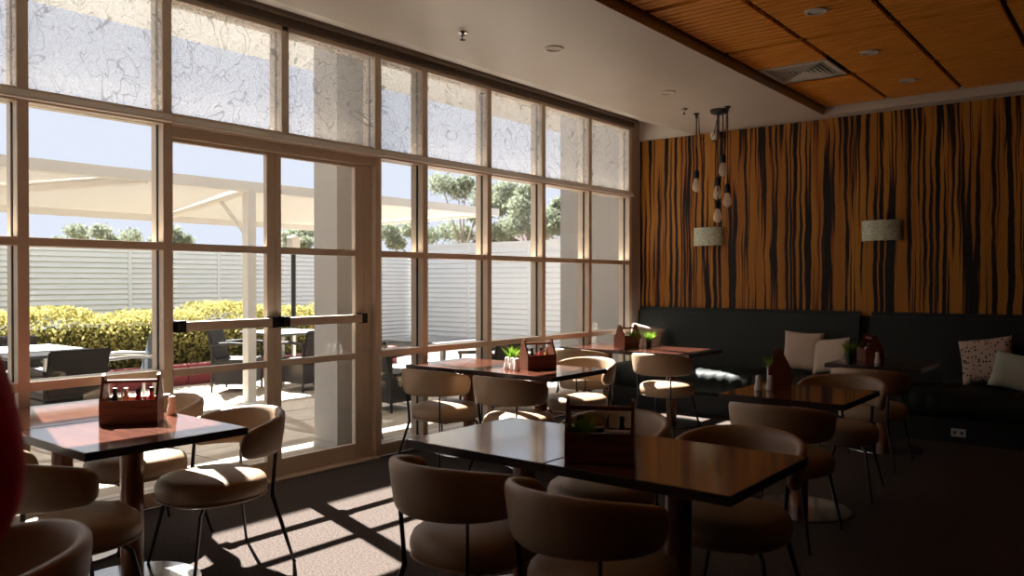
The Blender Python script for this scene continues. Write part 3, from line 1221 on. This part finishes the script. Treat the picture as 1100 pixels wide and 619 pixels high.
ch0 = make_chair()
CHAIRS = [
    (-3.73, 2.315, 176, 'taupe leather chair with sunlit seat between the nearest table and the glass door'),
    (-4.50, 2.305, 180, 'taupe leather chair behind the nearest table, beside the door mullion'),
    (-3.52, 1.395, 2, 'taupe leather chair tucked under the nearest table, beside the person'),
    (-2.36, 0.72, 160, 'taupe leather chair cut off at the lower frame edge, nearest of all'),
    (-4.42, 4.62, 0, 'taupe leather chair beside the glazing at the table past the door'),
    (-3.66, 4.60, 0, 'taupe leather chair second from the glazing at the table past the door'),
    (-3.86, 5.80, 180, 'taupe leather chair with sunlit back at the far side of the potted grass table'),
    (-4.60, 6.90, 0, 'taupe leather chair nearest the window at the corner table'),
    (-3.66, 6.90, 0, 'taupe leather chair with sunlit seat in front of the banquette corner table'),
    (-2.12, 2.36, 0, 'taupe leather chair beside the sun patches at the front centre table'),
    (-1.52, 2.34, -4, 'taupe leather chair nearest the lower frame edge at the front centre table'),
    (-2.12, 3.44, 180, 'taupe leather chair half hidden by the caddy across the front centre table'),
    (-1.43, 3.36, 184, 'taupe leather chair across the front centre table, at its orange reflecting end'),
    (-1.66, 4.56, 0, 'taupe leather chair on the near side of the two-shaker table'),
    (-1.70, 5.80, 186, 'taupe leather chair on the banquette side of the two-shaker table'),
    (-1.76, 6.78, 0, 'taupe leather chair at the banquette table under the farther sconce'),
]
for i, (x, y, r, lab) in enumerate(CHAIRS):
    if i == 0:
        ch0.location = (x, y, 0)
        ch0.rotation_euler = (0, 0, R(r))
        ch0['label'] = lab
        ch0['group'] = 'taupe dining chairs'
    else:
        dup(ch0, (x, y, 0), R(r), lab, 'taupe dining chairs')


# ------------------------------------------------------------------ table-top things
def make_caddy():
    t = thing('wooden_caddy', '', 'caddy')
    L_, W_, H_ = .255, .15, .245
    end = [(-W_ / 2, 0), (W_ / 2, 0), (W_ / 2, .115), (.066, .132), (.050, .150), (.032, .185), (.026, .215), (.018, .238), (0, H_), (-.018, .238), (-.026, .215), (-.032, .185), (-.050, .150), (-.066, .132), (-W_ / 2, .115)]
    for sx in (-1, 1):
        bm = bmesh.new()
        prism(bm, end, 'x', sx * L_ / 2 - .006, sx * L_ / 2 + .006)
        bmesh.ops.triangulate(bm, faces=[f for f in bm.faces if len(f.verts) > 4])
        obj('end_board', bm, M_caddy, t, 0)
    for sy in (-1, 1):
        obj('side_board', B(-L_ / 2 + .006, L_ / 2 - .006, sy * (W_ / 2 - .006) - .005, sy * (W_ / 2 - .006) + .005, .004, .118), M_caddy, t, 0)
    obj('bottom_board', B(-L_ / 2 + .006, L_ / 2 - .006, -W_ / 2 + .011, W_ / 2 - .011, .0, .008), M_caddy, t, 0)
    bm = bmesh.new()
    tube(bm, [(-L_ / 2 + .006, 0, .205), (L_ / 2 - .006, 0, .205)], .010, 10)
    obj('handle', bm, M_caddy, t)
    obj('divider', B(-.004, .004, -W_ / 2 + .012, W_ / 2 - .012, .008, .095), M_caddy, t, 0)
    return t


def make_bottle(body, cap):
    t = thing('sauce_bottle', '', 'bottle')
    bm = bmesh.new()
    lathe(bm, [(0.022, 0), (0.024, .004), (0.024, .09), (0.021, .105), (0.010, .125), (0.009, .140), (0, .140)], 16)
    bd = obj('bottle_body', bm, body, t)
    bm = bmesh.new()
    lathe(bm, [(.0245, .030), (.0247, .031), (.0247, .074), (.0245, .075)], 16)
    obj('paper_band', bm, M_paper, bd)
    bm = bmesh.new()
    lathe(bm, [(0.0105, .140), (0.0115, .142), (0.0115, .160), (0, .162)], 12)
    obj('bottle_cap', bm, cap, t)
    return t


def make_shaker():
    t = thing('salt_shaker', '', 'shaker')
    bm = bmesh.new()
    lathe(bm, [(0.023, 0), (0.026, .005), (0.026, .022), (0.021, .048), (0.017, .066), (0.020, .080), (0.016, .096), (0, .102)], 18)
    obj('shaker_body', bm, M_ceramic, t)
    return t


def make_pot():
    t = thing('potted_grass', '', 'potted plant')
    bm = bmesh.new()
    lathe(bm, [(0.026, 0), (0.034, .070), (0.031, .070), (0.029, .060), (0, .060)], 18)
    pot = obj('pot', bm, M_pot, t)
    bm = bmesh.new()
    lathe(bm, [(.0285, .060), (.02, .063), (0, .064)], 14)
    obj('soil', bm, M_soil, pot)
    rnd = random.Random(5)
    vs, fs = [], []
    for i in range(90):
        a = rnd.uniform(0, 2 * PI)
        r0 = rnd.uniform(0, .022)
        ln = rnd.uniform(.06, .13)
        sp = rnd.uniform(.0, .085)
        b = Vector((r0 * math.cos(a), r0 * math.sin(a), .055))
        mid = b + Vector((sp * .4 * math.cos(a), sp * .4 * math.sin(a), ln * .6))
        tip = b + Vector((sp * 1.1 * math.cos(a), sp * 1.1 * math.sin(a), ln))
        w = Vector((-math.sin(a + .7), math.cos(a + .7), 0)) * .0042
        k = len(vs)
        vs += [b - w, b + w, mid + w, mid - w, tip]
        fs += [(k, k + 1, k + 2, k + 3), (k + 3, k + 2, k + 4)]
    me = bpy.data.meshes.new('grass_blades')
    me.from_pydata([tuple(v) for v in vs], [], fs)
    o = link('grass_blades', me, M_grass, t)
    o['kind'] = 'stuff'
    return t


def make_napkins():
    t = thing('napkin_stack', '', 'napkins')
    bm = bmesh.new()
    for k in range(5):
        box(bm, -.05, .05, -.020 + k * .008, -.015 + k * .008, 0, .115 - .004 * (k % 2))
    o = obj('folded_napkin', bm, M_paper, t, 0)
    o['kind'] = 'stuff'
    return t


def make_cutlery():
    t = thing('cutlery_roll', '', 'cutlery')
    bm = bmesh.new()
    lathe(bm, [(0.014, 0), (0.015, .10), (0, .10)], 12)
    obj('napkin_wrap', bm, M_black, t)
    for k, dx in enumerate((-.006, .004)):
        bm = bmesh.new()
        box(bm, dx - .004, dx + .004, -.0012, .0012, .09, .165, .001, 1)
        obj('handle', bm, M_steel, t, 0, rot=(R(4 - 8 * k), 0, 0))
    return t


protos = {'caddy': make_caddy(), 'dark': make_bottle(M_bottle, M_black), 'red': make_bottle(M_sauce, M_black), 'amber': make_bottle(M_amber, M_ceramic),
          'shaker': make_shaker(), 'pot': make_pot(), 'napkin': make_napkins(), 'cutlery': make_cutlery()}
used = set()
GROUPS = {'caddy': 'wooden table caddies', 'dark': 'bottles in the caddies', 'red': 'bottles in the caddies', 'amber': 'bottles in the caddies', 'shaker': 'salt and pepper shakers', 'pot': 'potted grasses', 'napkin': 'napkins in the caddies', 'cutlery': 'cutlery in the caddies'}


def put(kind, x, y, z, rz, lab):
    p = protos[kind]
    if kind in used:
        o = dup(p, (x, y, z), rz, lab, GROUPS[kind])
    else:
        used.add(kind)
        p.location = (x, y, z)
        p.rotation_euler = (0, 0, rz)
        p['label'] = lab
        p['group'] = GROUPS[kind]
        o = p
    return o


ZTB = .7455


def stocked_caddy(x, y, rz, where, items):
    put('caddy', x, y, ZTB, rz, 'gabled dark wood caddy with dowel handle ' + where)
    c_, s_ = math.cos(rz), math.sin(rz)
    for (k, lx, ly, r2, nm) in items:
        put(k, x + lx * c_ - ly * s_, y + lx * s_ + ly * c_, ZTB + .0085, rz + r2, nm + ' in the caddy ' + where)


stocked_caddy(-3.985, 1.955, R(51), 'on the nearest table', [
    ('dark', -.085, .030, 0, 'black capped dark bottle'), ('amber', -.035, .03, 0, 'amber oil bottle with pale cap'),
    ('red', .085, .030, 0, 'red sauce bottle at the door end'), ('red', .035, -.032, 0, 'red sauce bottle next to the divider'),
    ('cutlery', -.03, -.035, 0, 'wrapped cutlery on the person side of the divider'), ('cutlery', .028, .038, .4, 'wrapped cutlery on the door side of the divider')])
stocked_caddy(-1.700, 2.690, R(27), 'on the front centre table', [
    ('dark', -.085, .035, 0, 'dark bottle behind the little plant'), ('pot', -.075, -.028, 0, 'little pot of green grass'), ('cutlery', .022, .036, 0, 'wrapped cutlery at the far side'),
    ('cutlery', .030, -.030, .4, 'wrapped cutlery beside the divider'), ('dark', .080, .030, 0, 'dark bottle behind the napkins'), ('napkin', .066, -.033, 0, 'folded white napkins')])
stocked_caddy(-3.86, 5.165, R(68), 'on the table past the door', [
    ('dark', -.080, .032, 0, 'dark bottle at the window corner'), ('dark', -.030, .032, 0, 'dark bottle beside the divider'), ('dark', -.070, -.030, 0, 'dark bottle at the room side'),
    ('red', .050, .028, 0, 'red sauce bottle'), ('amber', .065, -.033, 0, 'amber oil bottle with pale cap')])
stocked_caddy(-4.36, 7.43, R(80), 'on the corner window table', [
    ('dark', -.075, .03, 0, 'black capped dark bottle'), ('pot', .055, -.028, 0, 'little pot of green grass'), ('cutlery', -.05, -.03, 0, 'wrapped cutlery')])
stocked_caddy(-2.0, 5.43, R(113), 'on the two-shaker table', [('pot', .065, .028, 0, 'little pot of green grass'), ('napkin', -.062, 0, 0, 'folded white napkins')])
stocked_caddy(-1.93, 7.42, R(120), 'on the banquette table under the farther sconce', [('dark', -.06, .03, 0, 'dark bottle'), ('napkin', .062, 0, 0, 'folded white napkins')])
put('pot', -4.09, 5.13, ZTB, 0, 'pot of bright green grass beside the caddy on the table past the door')
put('pot', -4.20, 7.60, ZTB, .6, 'pot of bright green grass beside the cushion on the corner table')
put('pot', -2.08, 7.34, ZTB, 1.1, 'pot of green grass on the banquette table in the shade')
put('shaker', -4.08, 2.14, ZTB, 0, 'white shaker beside the caddy on the nearest table, nearer the caddy')
put('shaker', -4.05, 2.20, ZTB, 0, 'white shaker beside the caddy on the nearest table, nearer the door')
put('shaker', -4.03, 4.99, ZTB, 0, 'white shaker at the table past the door, nearer the window')
put('shaker', -3.96, 4.97, ZTB, 0, 'white shaker at the table past the door, middle of three')
put('shaker', -3.90, 4.95, ZTB, 0, 'white shaker at the table past the door, farthest from the window')
put('shaker', -1.985, 5.03, ZTB, 0, 'white shaker on the shaded middle table, window side of its pair')
put('shaker', -1.925, 5.07, ZTB, 0, 'white shaker on the shaded middle table, beside the caddy')
put('shaker', -1.84, 7.30, ZTB, 0, 'white shaker on the banquette table under the farther sconce')
put('shaker', -4.20, 7.44, ZTB, 0, 'white shaker in front of the corner cushion on the window table')


# ------------------------------------------------------------------ banquette and cushions
def rounded_box_mesh(x0, x1, y0, y1, z0, z1, bev, seg=4, wr=0.0, seed=0, cuts=0):
    bm = B(x0, x1, y0, y1, z0, z1, bev, seg)
    return bm


def banquette(label, x0, x1):
    t = thing('banquette', label, 'banquette', ((x0 + x1) / 2, 8.4, 0), 0, 'dark green banquettes')
    h = (x1 - x0) / 2
    obj('plinth', B(-h, h, -.30, .34, 0.0, .22), M_black, t, 0)
    # seat cushion: puffed with soft wrinkles
    bm = bmesh.new()
    nx = max(8, int(h * 2 / 0.035))
    prof = [(.30, .22), (-.33, .22), (-.375, .26), (-.39, .33), (-.385, .40), (-.36, .455), (-.31, .485), (-.22, .497), (-.05, .497), (.10, .492), (.30, .485)]
    rnd = random.Random(int(x0 * 10) + 50)
    rows = []
    for i in range(nx + 1):
        x = -h + 2 * h * i / nx
        e = min(i, nx - i)
        sh_ = 0 if e > 2 else (.03, .012, .004)[e]
        wv = .007 * math.sin(i * 1.7) + .006 * rnd.uniform(-1, 1)
        rows.append([bm.verts.new((x, y + (wv if 1 < k < 7 else 0) + (sh_ if k < 7 else 0), z + (wv * .6 - sh_ * .6 if 3 < k else 0))) for k, (y, z) in enumerate(prof)])
    for a, b in zip(rows[:-1], rows[1:]):
        for k in range(len(prof)):
            j = (k + 1) % len(prof)
            bm.faces.new((a[k], a[j], b[j], b[k]))
    bm.faces.new(rows[0])
    bm.faces.new(rows[-1])
    obj('seat_cushion', bm, M_banq, t, 60)
    bm = bmesh.new()
    prism(bm, [(.20, .44), (.362, .44), (.362, 1.138), (.268, 1.138)], 'x', -h, h)
    bmesh.ops.bevel(bm, geom=list(bm.edges), offset=0.045, segments=4, affect='EDGES')
    obj('backrest', bm, M_banq, t, 50)
    return t


banquette('dark green upholstered banquette in the window corner, half sunlit', -4.955, -2.312)
banquette('dark green upholstered banquette along the shaded end of the mural', -2.296, 1.4)


def cushion(label, w, h, th, m, loc, rot):
    bm = bmesh.new()
    n = 18
    top, bot = {}, {}
    for i in range(n + 1):
        for j in range(n + 1):
            u, v = -1 + 2 * i / n, -1 + 2 * j / n
            pin = 1 - .07 * (1 - abs(u) ** 2.0) * abs(v) ** 4 
            piv = 1 - .07 * (1 - abs(v) ** 2.0) * abs(u) ** 4
            x, z = u * w / 2 * piv, v * h / 2 * pin
            d = th / 2 * (max(0, (1 - u ** 4) * (1 - v ** 4))) ** .55
            d += .004 * math.sin(5 * u + 3 * v) * (1 - u * u) * (1 - v * v)
            top[i, j] = bm.verts.new((x, -d, z))
            bot[i, j] = top[i, j] if (i in (0, n) or j in (0, n)) else bm.verts.new((x, d, z))
    for i in range(n):
        for j in range(n):
            bm.faces.new((top[i, j], top[i + 1, j], top[i + 1, j + 1], top[i, j + 1]))
            f = (bot[i, j], bot[i, j + 1], bot[i + 1, j + 1], bot[i + 1, j])
            bm.faces.new(f)
    o = obj('cushion', bm, m, None, 60, loc, rot)
    return tag(o, label, 'cushion', 'cushions on the banquette')


cushion('pale cushion in the window corner behind the caddy', .40, .40, .12, M_cream, (-4.66, 8.36, .735), (R(-14), R(12), R(38)))
cushion('plain cream cushion on the banquette, whole one beside the split', .40, .42, .12, M_cream, (-2.86, 8.44, .715), (R(-12), R(2), R(4)))
cushion('plain cream cushion leaning beside its twin, half hidden by potted grass', .38, .37, .11, M_cream, (-2.56, 8.40, .690), (R(-16), R(-6), R(-8)))
cushion('pink cushion with dark spots on the shaded banquette', .44, .42, .12, M_spot, (-1.19, 8.43, .725), (R(-14), R(-9), R(-2)))
cushion('pale sage cushion in front of the spotted one', .38, .34, .11, M_sage, (-0.94, 8.24, .655), (R(-24), R(9), R(-4)))

# power outlet on the banquette plinth
t = thing('power_outlet', 'white double power outlet low on the dark banquette plinth', 'power outlet', (-1.36, 8.098, .095))
obj('cover_plate', B(-.060, .060, -.008, .0, -.037, .037, .003, 1), M_plate, t, 0)
for sx in (-.028, .028):
    obj('socket', B(sx - .010, sx + .010, -.010, -.008, -.012, .012), M_black, t, 0)


# ------------------------------------------------------------------ wall sconces, pendant, ceiling fittings
def sconce(label, x, z0, w, h):
    t = thing('wall_sconce', label, 'wall lamp', (x, 8.77, z0), 0, 'half drum wall sconces')
    bm = bmesh.new()
    n = 20
    ro, ri = w / 2, w / 2 - .006
    dp = .62
    oo, ii = [], []
    for i in range(n + 1):
        a = PI * i / n
        oo.append((ro * math.cos(a), -ro * math.sin(a) * dp))
        ii.append((ri * math.cos(a), -ri * math.sin(a) * dp))
    v = [[bm.verts.new((x_, y_, zz)) for (x_, y_) in lst] for lst in (oo, ii) for zz in (0, h)]
    for i in range(n):
        bm.faces.new((v[0][i], v[0][i + 1], v[1][i + 1], v[1][i]))
        bm.faces.new((v[2][i], v[2][i + 1], v[3][i + 1], v[3][i]))
        bm.faces.new((v[0][i], v[0][i + 1], v[2][i + 1], v[2][i]))
        bm.faces.new((v[1][i], v[1][i + 1], v[3][i + 1], v[3][i]))
    obj('lamp_shade', bm, M_shade, t, 40)
    obj('backplate', B(-.05, .05, -.02, 0, h * .25, h * .75), M_plate, t, 0)
    bm = bmesh.new()
    tube(bm, [(0, -.02, h * .4), (0, -.06, h * .4)], .012, 8)
    obj('lamp_arm', bm, M_plate, t)
    return t


sconce('sage half-drum wall sconce under the hanging bulbs', -4.06, 1.86, .37, .21)
sconce('sage half-drum wall sconce on the darker stretch of the mural', -2.17, 1.86, .39, .205)

pl = thing('pendant_lamp', 'cluster of bare filament bulbs on looped black cords', 'pendant lamp', (-3.44, 7.66, ZC))
bm = bmesh.new()
lathe(bm, [(0, -.045), (.06, -.045), (.085, -.03), (.09, 0), (0, 0)], 28)
obj('ceiling_rose', bm, M_black, pl)
HOOKS = {'a': (-.255, .02), 'b': (.135, -.10)}
for k, (hx, hy) in HOOKS.items():
    bm = bmesh.new()
    lathe(bm, [(0.03, 0), (0.03, -.012), (.012, -.02), (.012, -.05), (0, -.05)], 12, hx, hy)
    obj('ceiling_hook', bm, M_black, pl)
BULBS = [(-.255, .02, 2.456, 'a'), (.02, .05, 2.597, None), (-.015, .0, 2.36, None), (.135, -.10, 2.27, 'b'), (.0, -.03, 2.127, None)]
for (bx, by, bz, hk) in BULBS:
    top = bz + .12 - ZC
    bm = bmesh.new()
    tube(bm, [(bx, by, -.03), (bx, by, top)], .006, 6)
    cd = obj('cord', bm, M_black, pl)
    if hk:
        bm = bmesh.new()
        dx = -bx
        tube(bm, [(0, 0, -.02), (bx + dx * .75, by * .8, -.24), (bx + dx * .35, by, -.33), (bx + dx * .12, by, -.2), (bx + dx * .1, by, -.04), (bx, by, -.02)], .0045, 6)
        obj('slack_loop', bm, M_black, cd)
    bm = bmesh.new()
    lathe(bm, [(0, bz + .13 - ZC), (.014, bz + .14 - ZC), (.029, bz + .12 - ZC), (.029, bz + .05 - ZC), (0, bz + .05 - ZC)], 16, bx, by)
    so = obj('socket', bm, M_black, pl)
    bm = bmesh.new()
    z = bz - ZC
    lathe(bm, [(.020, z + .055), (.025, z + .035), (.038, z - .010), (.044, z - .04), (.036, z - .068), (.016, z - .086), (0, z - .09)], 20, bx, by)
    obj('bulb', bm, M_bulb, so)
    bm = bmesh.new()
    for q in range(6):
        a = q * PI / 3
        tube(bm, [(bx + .008 * math.cos(a), by + .008 * math.sin(a), z + .04), (bx + .015 * math.cos(a), by + .015 * math.sin(a), z - .04)], .0025, 5)
    o = obj('filament', bm, M_fil, so)
    o['kind'] = 'stuff'

se = thing('motion_sensor', 'small white motion sensor at the mural top beside the pendant', 'sensor', (-3.97, 8.768, 3.118))
bm = bmesh.new()
lathe(bm, [(0, -.05), (.025, -.045), (.045, -.02), (.05, .03), (.045, .05), (0, .05)], 18)
obj('sensor_body', bm, M_plate, se, loc=(0, -.05, 0))
bm = bmesh.new()
lathe(bm, [(0, -.062), (.02, -.058), (.028, -.048), (0, -.04)], 14)
obj('sensor_lens', bm, M_black, se, loc=(0, -.05, 0))


def downlight(label, x, y, z, r=.075):
    t = thing('downlight', label, 'ceiling light', (x, y, z), 0, 'recessed ceiling lights')
    bm = bmesh.new()
    lathe(bm, [(r, 0), (r * .98, -.008), (r * .72, -.012), (r * .66, -.004), (r * .60, .0)], 28)
    obj('trim_ring', bm, M_plate, t)
    bm = bmesh.new()
    lathe(bm, [(r * .64, -.0035), (0, -.002), (0, 0), (r * .64, 0)], 28)
    obj('lens', bm, M_vent, t)
    return t


downlight('round white downlight in the plain ceiling, mid-room', -3.493, 4.877, ZC)
downlight('round white downlight in the plain ceiling, near the pendant', -3.488, 6.651, ZC)
downlight('round downlight in the timber ceiling, nearest of its row', -1.775, 5.48, 3.254)
downlight('round downlight in the timber ceiling, middle of its row', -1.76, 6.73, 3.254)
downlight('round downlight in the timber ceiling, closest to the mural', -1.735, 7.88, 3.254)


def sprinkler(label, x, y):
    t = thing('sprinkler', label, 'sprinkler', (x, y, ZC), 0, 'ceiling sprinklers')
    bm = bmesh.new()
    lathe(bm, [(.038, 0), (.036, -.008), (.012, -.012), (.012, -.035), (0, -.035)], 16)
    obj('escutcheon', bm, M_steel, t)
    bm = bmesh.new()
    lathe(bm, [(.006, -.034), (.006, -.048), (.020, -.049), (.020, -.053), (0, -.053)], 14)
    obj('deflector', bm, M_black, t)
    return t


sprinkler('dark ceiling sprinkler head over the table past the door', -3.767, 4.172)
sprinkler('small ceiling sprinkler head beside the pendant hook', -3.695, 7.402)


# ------------------------------------------------------------------ person at the frame edge
def skin_obj(name, verts, edges, radii, m, parent, root=0, sub=2):
    me = bpy.data.meshes.new(name)
    me.from_pydata(verts, edges, [])
    o = link(name, me, m, parent)
    md = o.modifiers.new('skin', 'SKIN')
    md.use_smooth_shade = True
    for i, sv in enumerate(me.skin_vertices[0].data):
        r = radii[i]
        sv.radius = r if isinstance(r, tuple) else (r, r)
        sv.use_root = (i == root)
    sb = o.modifiers.new('sub', 'SUBSURF')
    sb.levels = sub
    sb.render_levels = sub
    return o


pe = thing('person', 'person in a loose crimson top standing with bent arm at the frame edge', 'person', (-1.559, 0.289, 0.03), R(218.6))
# body: pelvis root, spine, neck, head; arms bent forward; legs
V = [(0, 0, .92), (0, 0, 1.08), (0, -.01, 1.25), (0, -.015, 1.36), (0, 0, 1.44), (0, .02, 1.52), (0, .03, 1.60), (0, .02, 1.67)]
E_ = [(0, 1), (1, 2), (2, 3), (3, 4), (4, 5), (5, 6), (6, 7)]
RAD = [(.15, .11), (.125, .095), (.15, .10), (.11, .07), .048, (.062, .075), (.075, .095), (.055, .07)]
for s in (-1, 1):
    k = len(V)
    V += [(s * .15, -.01, 1.33), (s * .205, -.02, 1.20), (s * .222, -.03, 1.05), (s * .18, .10, 1.05), (s * .12, .21, 1.07)]
    RAD += [.055, .047, .040, .036, .027]
    E_ += [(3, k), (k, k + 1), (k + 1, k + 2), (k + 2, k + 3), (k + 3, k + 4)]
    k = len(V)
    V += [(s * .095, 0, .82), (s * .10, .01, .48), (s * .105, -.01, .10), (s * .11, .10, .035)]
    RAD += [.085, .055, .038, .032]
    E_ += [(0, k), (k, k + 1), (k + 1, k + 2), (k + 2, k + 3)]
body = skin_obj('body', V, E_, RAD, M_skin, pe)
# hands: palm with five loosely curled fingers
for s in (-1, 1):
    px, py, pz = s * .12, .21, 1.07
    V = [(px, py, pz), (px - s * .02, py + .045, pz + .005), (px - s * .03, py + .075, pz + .005)]
    E_ = [(0, 1), (1, 2)]
    RAD = [(.02, .026), (.018, .036), (.014, .034)]
    for f in range(4):
        k = len(V)
        dz = .026 - f * .0175
        ln = (.030, .034, .031, .024)[f]
        V += [(px - s * .038, py + .085, pz + dz), (px - s * .060, py + .085 + ln * .6, pz + dz), (px - s * .085, py + .080 + ln * .5, pz + dz * .95)]
        RAD += [.0090, .0082, .0070]
        E_ += [(2, k), (k, k + 1), (k + 1, k + 2)]
    k = len(V)
    V += [(px - s * .005, py + .030, pz + .034), (px - s * .020, py + .058, pz + .052), (px - s * .045, py + .072, pz + .052)]
    RAD += [.0105, .0095, .0080]
    E_ += [(1, k), (k, k + 1), (k + 1, k + 2)]
    skin_obj('hand', V, E_, RAD, M_skin, pe)
# face
for s in (-1, 1):
    bm = bmesh.new()
    bmesh.ops.create_uvsphere(bm, u_segments=12, v_segments=8, radius=.012)
    obj('eye', bm, M_eye, pe, loc=(s * .030, .112, 1.605))
    bm = bmesh.new()
    bmesh.ops.create_uvsphere(bm, u_segments=10, v_segments=8, radius=.022)
    obj('ear', bm, M_skin, pe, loc=(s * .078, .02, 1.59))
bm = bmesh.new()
tube(bm, [(0, .105, 1.605), (0, .135, 1.572), (0, .112, 1.562)], [.008, .014, .008], 8)
obj('nose', bm, M_skin, pe)
bm = bmesh.new()
tube(bm, [(-.025, .098, 1.538), (0, .112, 1.536), (.025, .098, 1.538)], [.003, .007, .003], 8)
obj('mouth', bm, M_lip, pe)
# crimson top: loose body and sleeves ending at the elbows
V = [(0, 0, .86), (0, 0, 1.05), (0, -.01, 1.24), (0, -.012, 1.37), (0, 0, 1.42)]
RAD = [(.20, .15), (.175, .135), (.18, .13), (.13, .085), (.07, .065)]
E_ = [(0, 1), (1, 2), (2, 3), (3, 4)]
for s in (-1, 1):
    k = len(V)
    V += [(s * .165, -.012, 1.335), (s * .212, -.025, 1.20), (s * .222, -.030, 1.06), (s * .175, .075, 1.02)]
    RAD += [.085, .085, .082, .074]
    E_ += [(3, k), (k, k + 1), (k + 1, k + 2), (k + 2, k + 3)]
skin_obj('crimson_top', V, E_, RAD, M_crimson, pe)
V = [(0, 0, .93), (0, 0, .86)]
RAD = [(.165, .12), (.165, .125)]
E_ = [(0, 1)]
for s in (-1, 1):
    k = len(V)
    V += [(s * .10, 0, .76), (s * .104, .01, .48), (s * .107, -.008, .11)]
    RAD += [.100, .072, .062]
    E_ += [(1, k), (k, k + 1), (k + 1, k + 2)]
skin_obj('trousers', V, E_, RAD, M_trouser, pe)
for s in (-1, 1):
    bm = B(-.045, .045, -.07, .19, 0, .075, .025, 3)
    obj('shoe', bm, M_black, pe, loc=(s * .107, -.005, -.03))
V = [(0, .015, 1.70), (0, -.045, 1.66), (0, -.075, 1.56), (0, -.085, 1.44), (0, -.09, 1.33), (-.075, -.02, 1.60), (.075, -.02, 1.60), (-.085, -.03, 1.46), (.085, -.03, 1.46)]
E_ = [(0, 1), (1, 2), (2, 3), (3, 4), (1, 5), (1, 6), (5, 7), (6, 8)]
RAD = [(.07, .06), (.085, .07), (.09, .055), (.09, .05), (.07, .035), .030, .030, .032, .032]
skin_obj('hair', V, E_, RAD, M_hair, pe)
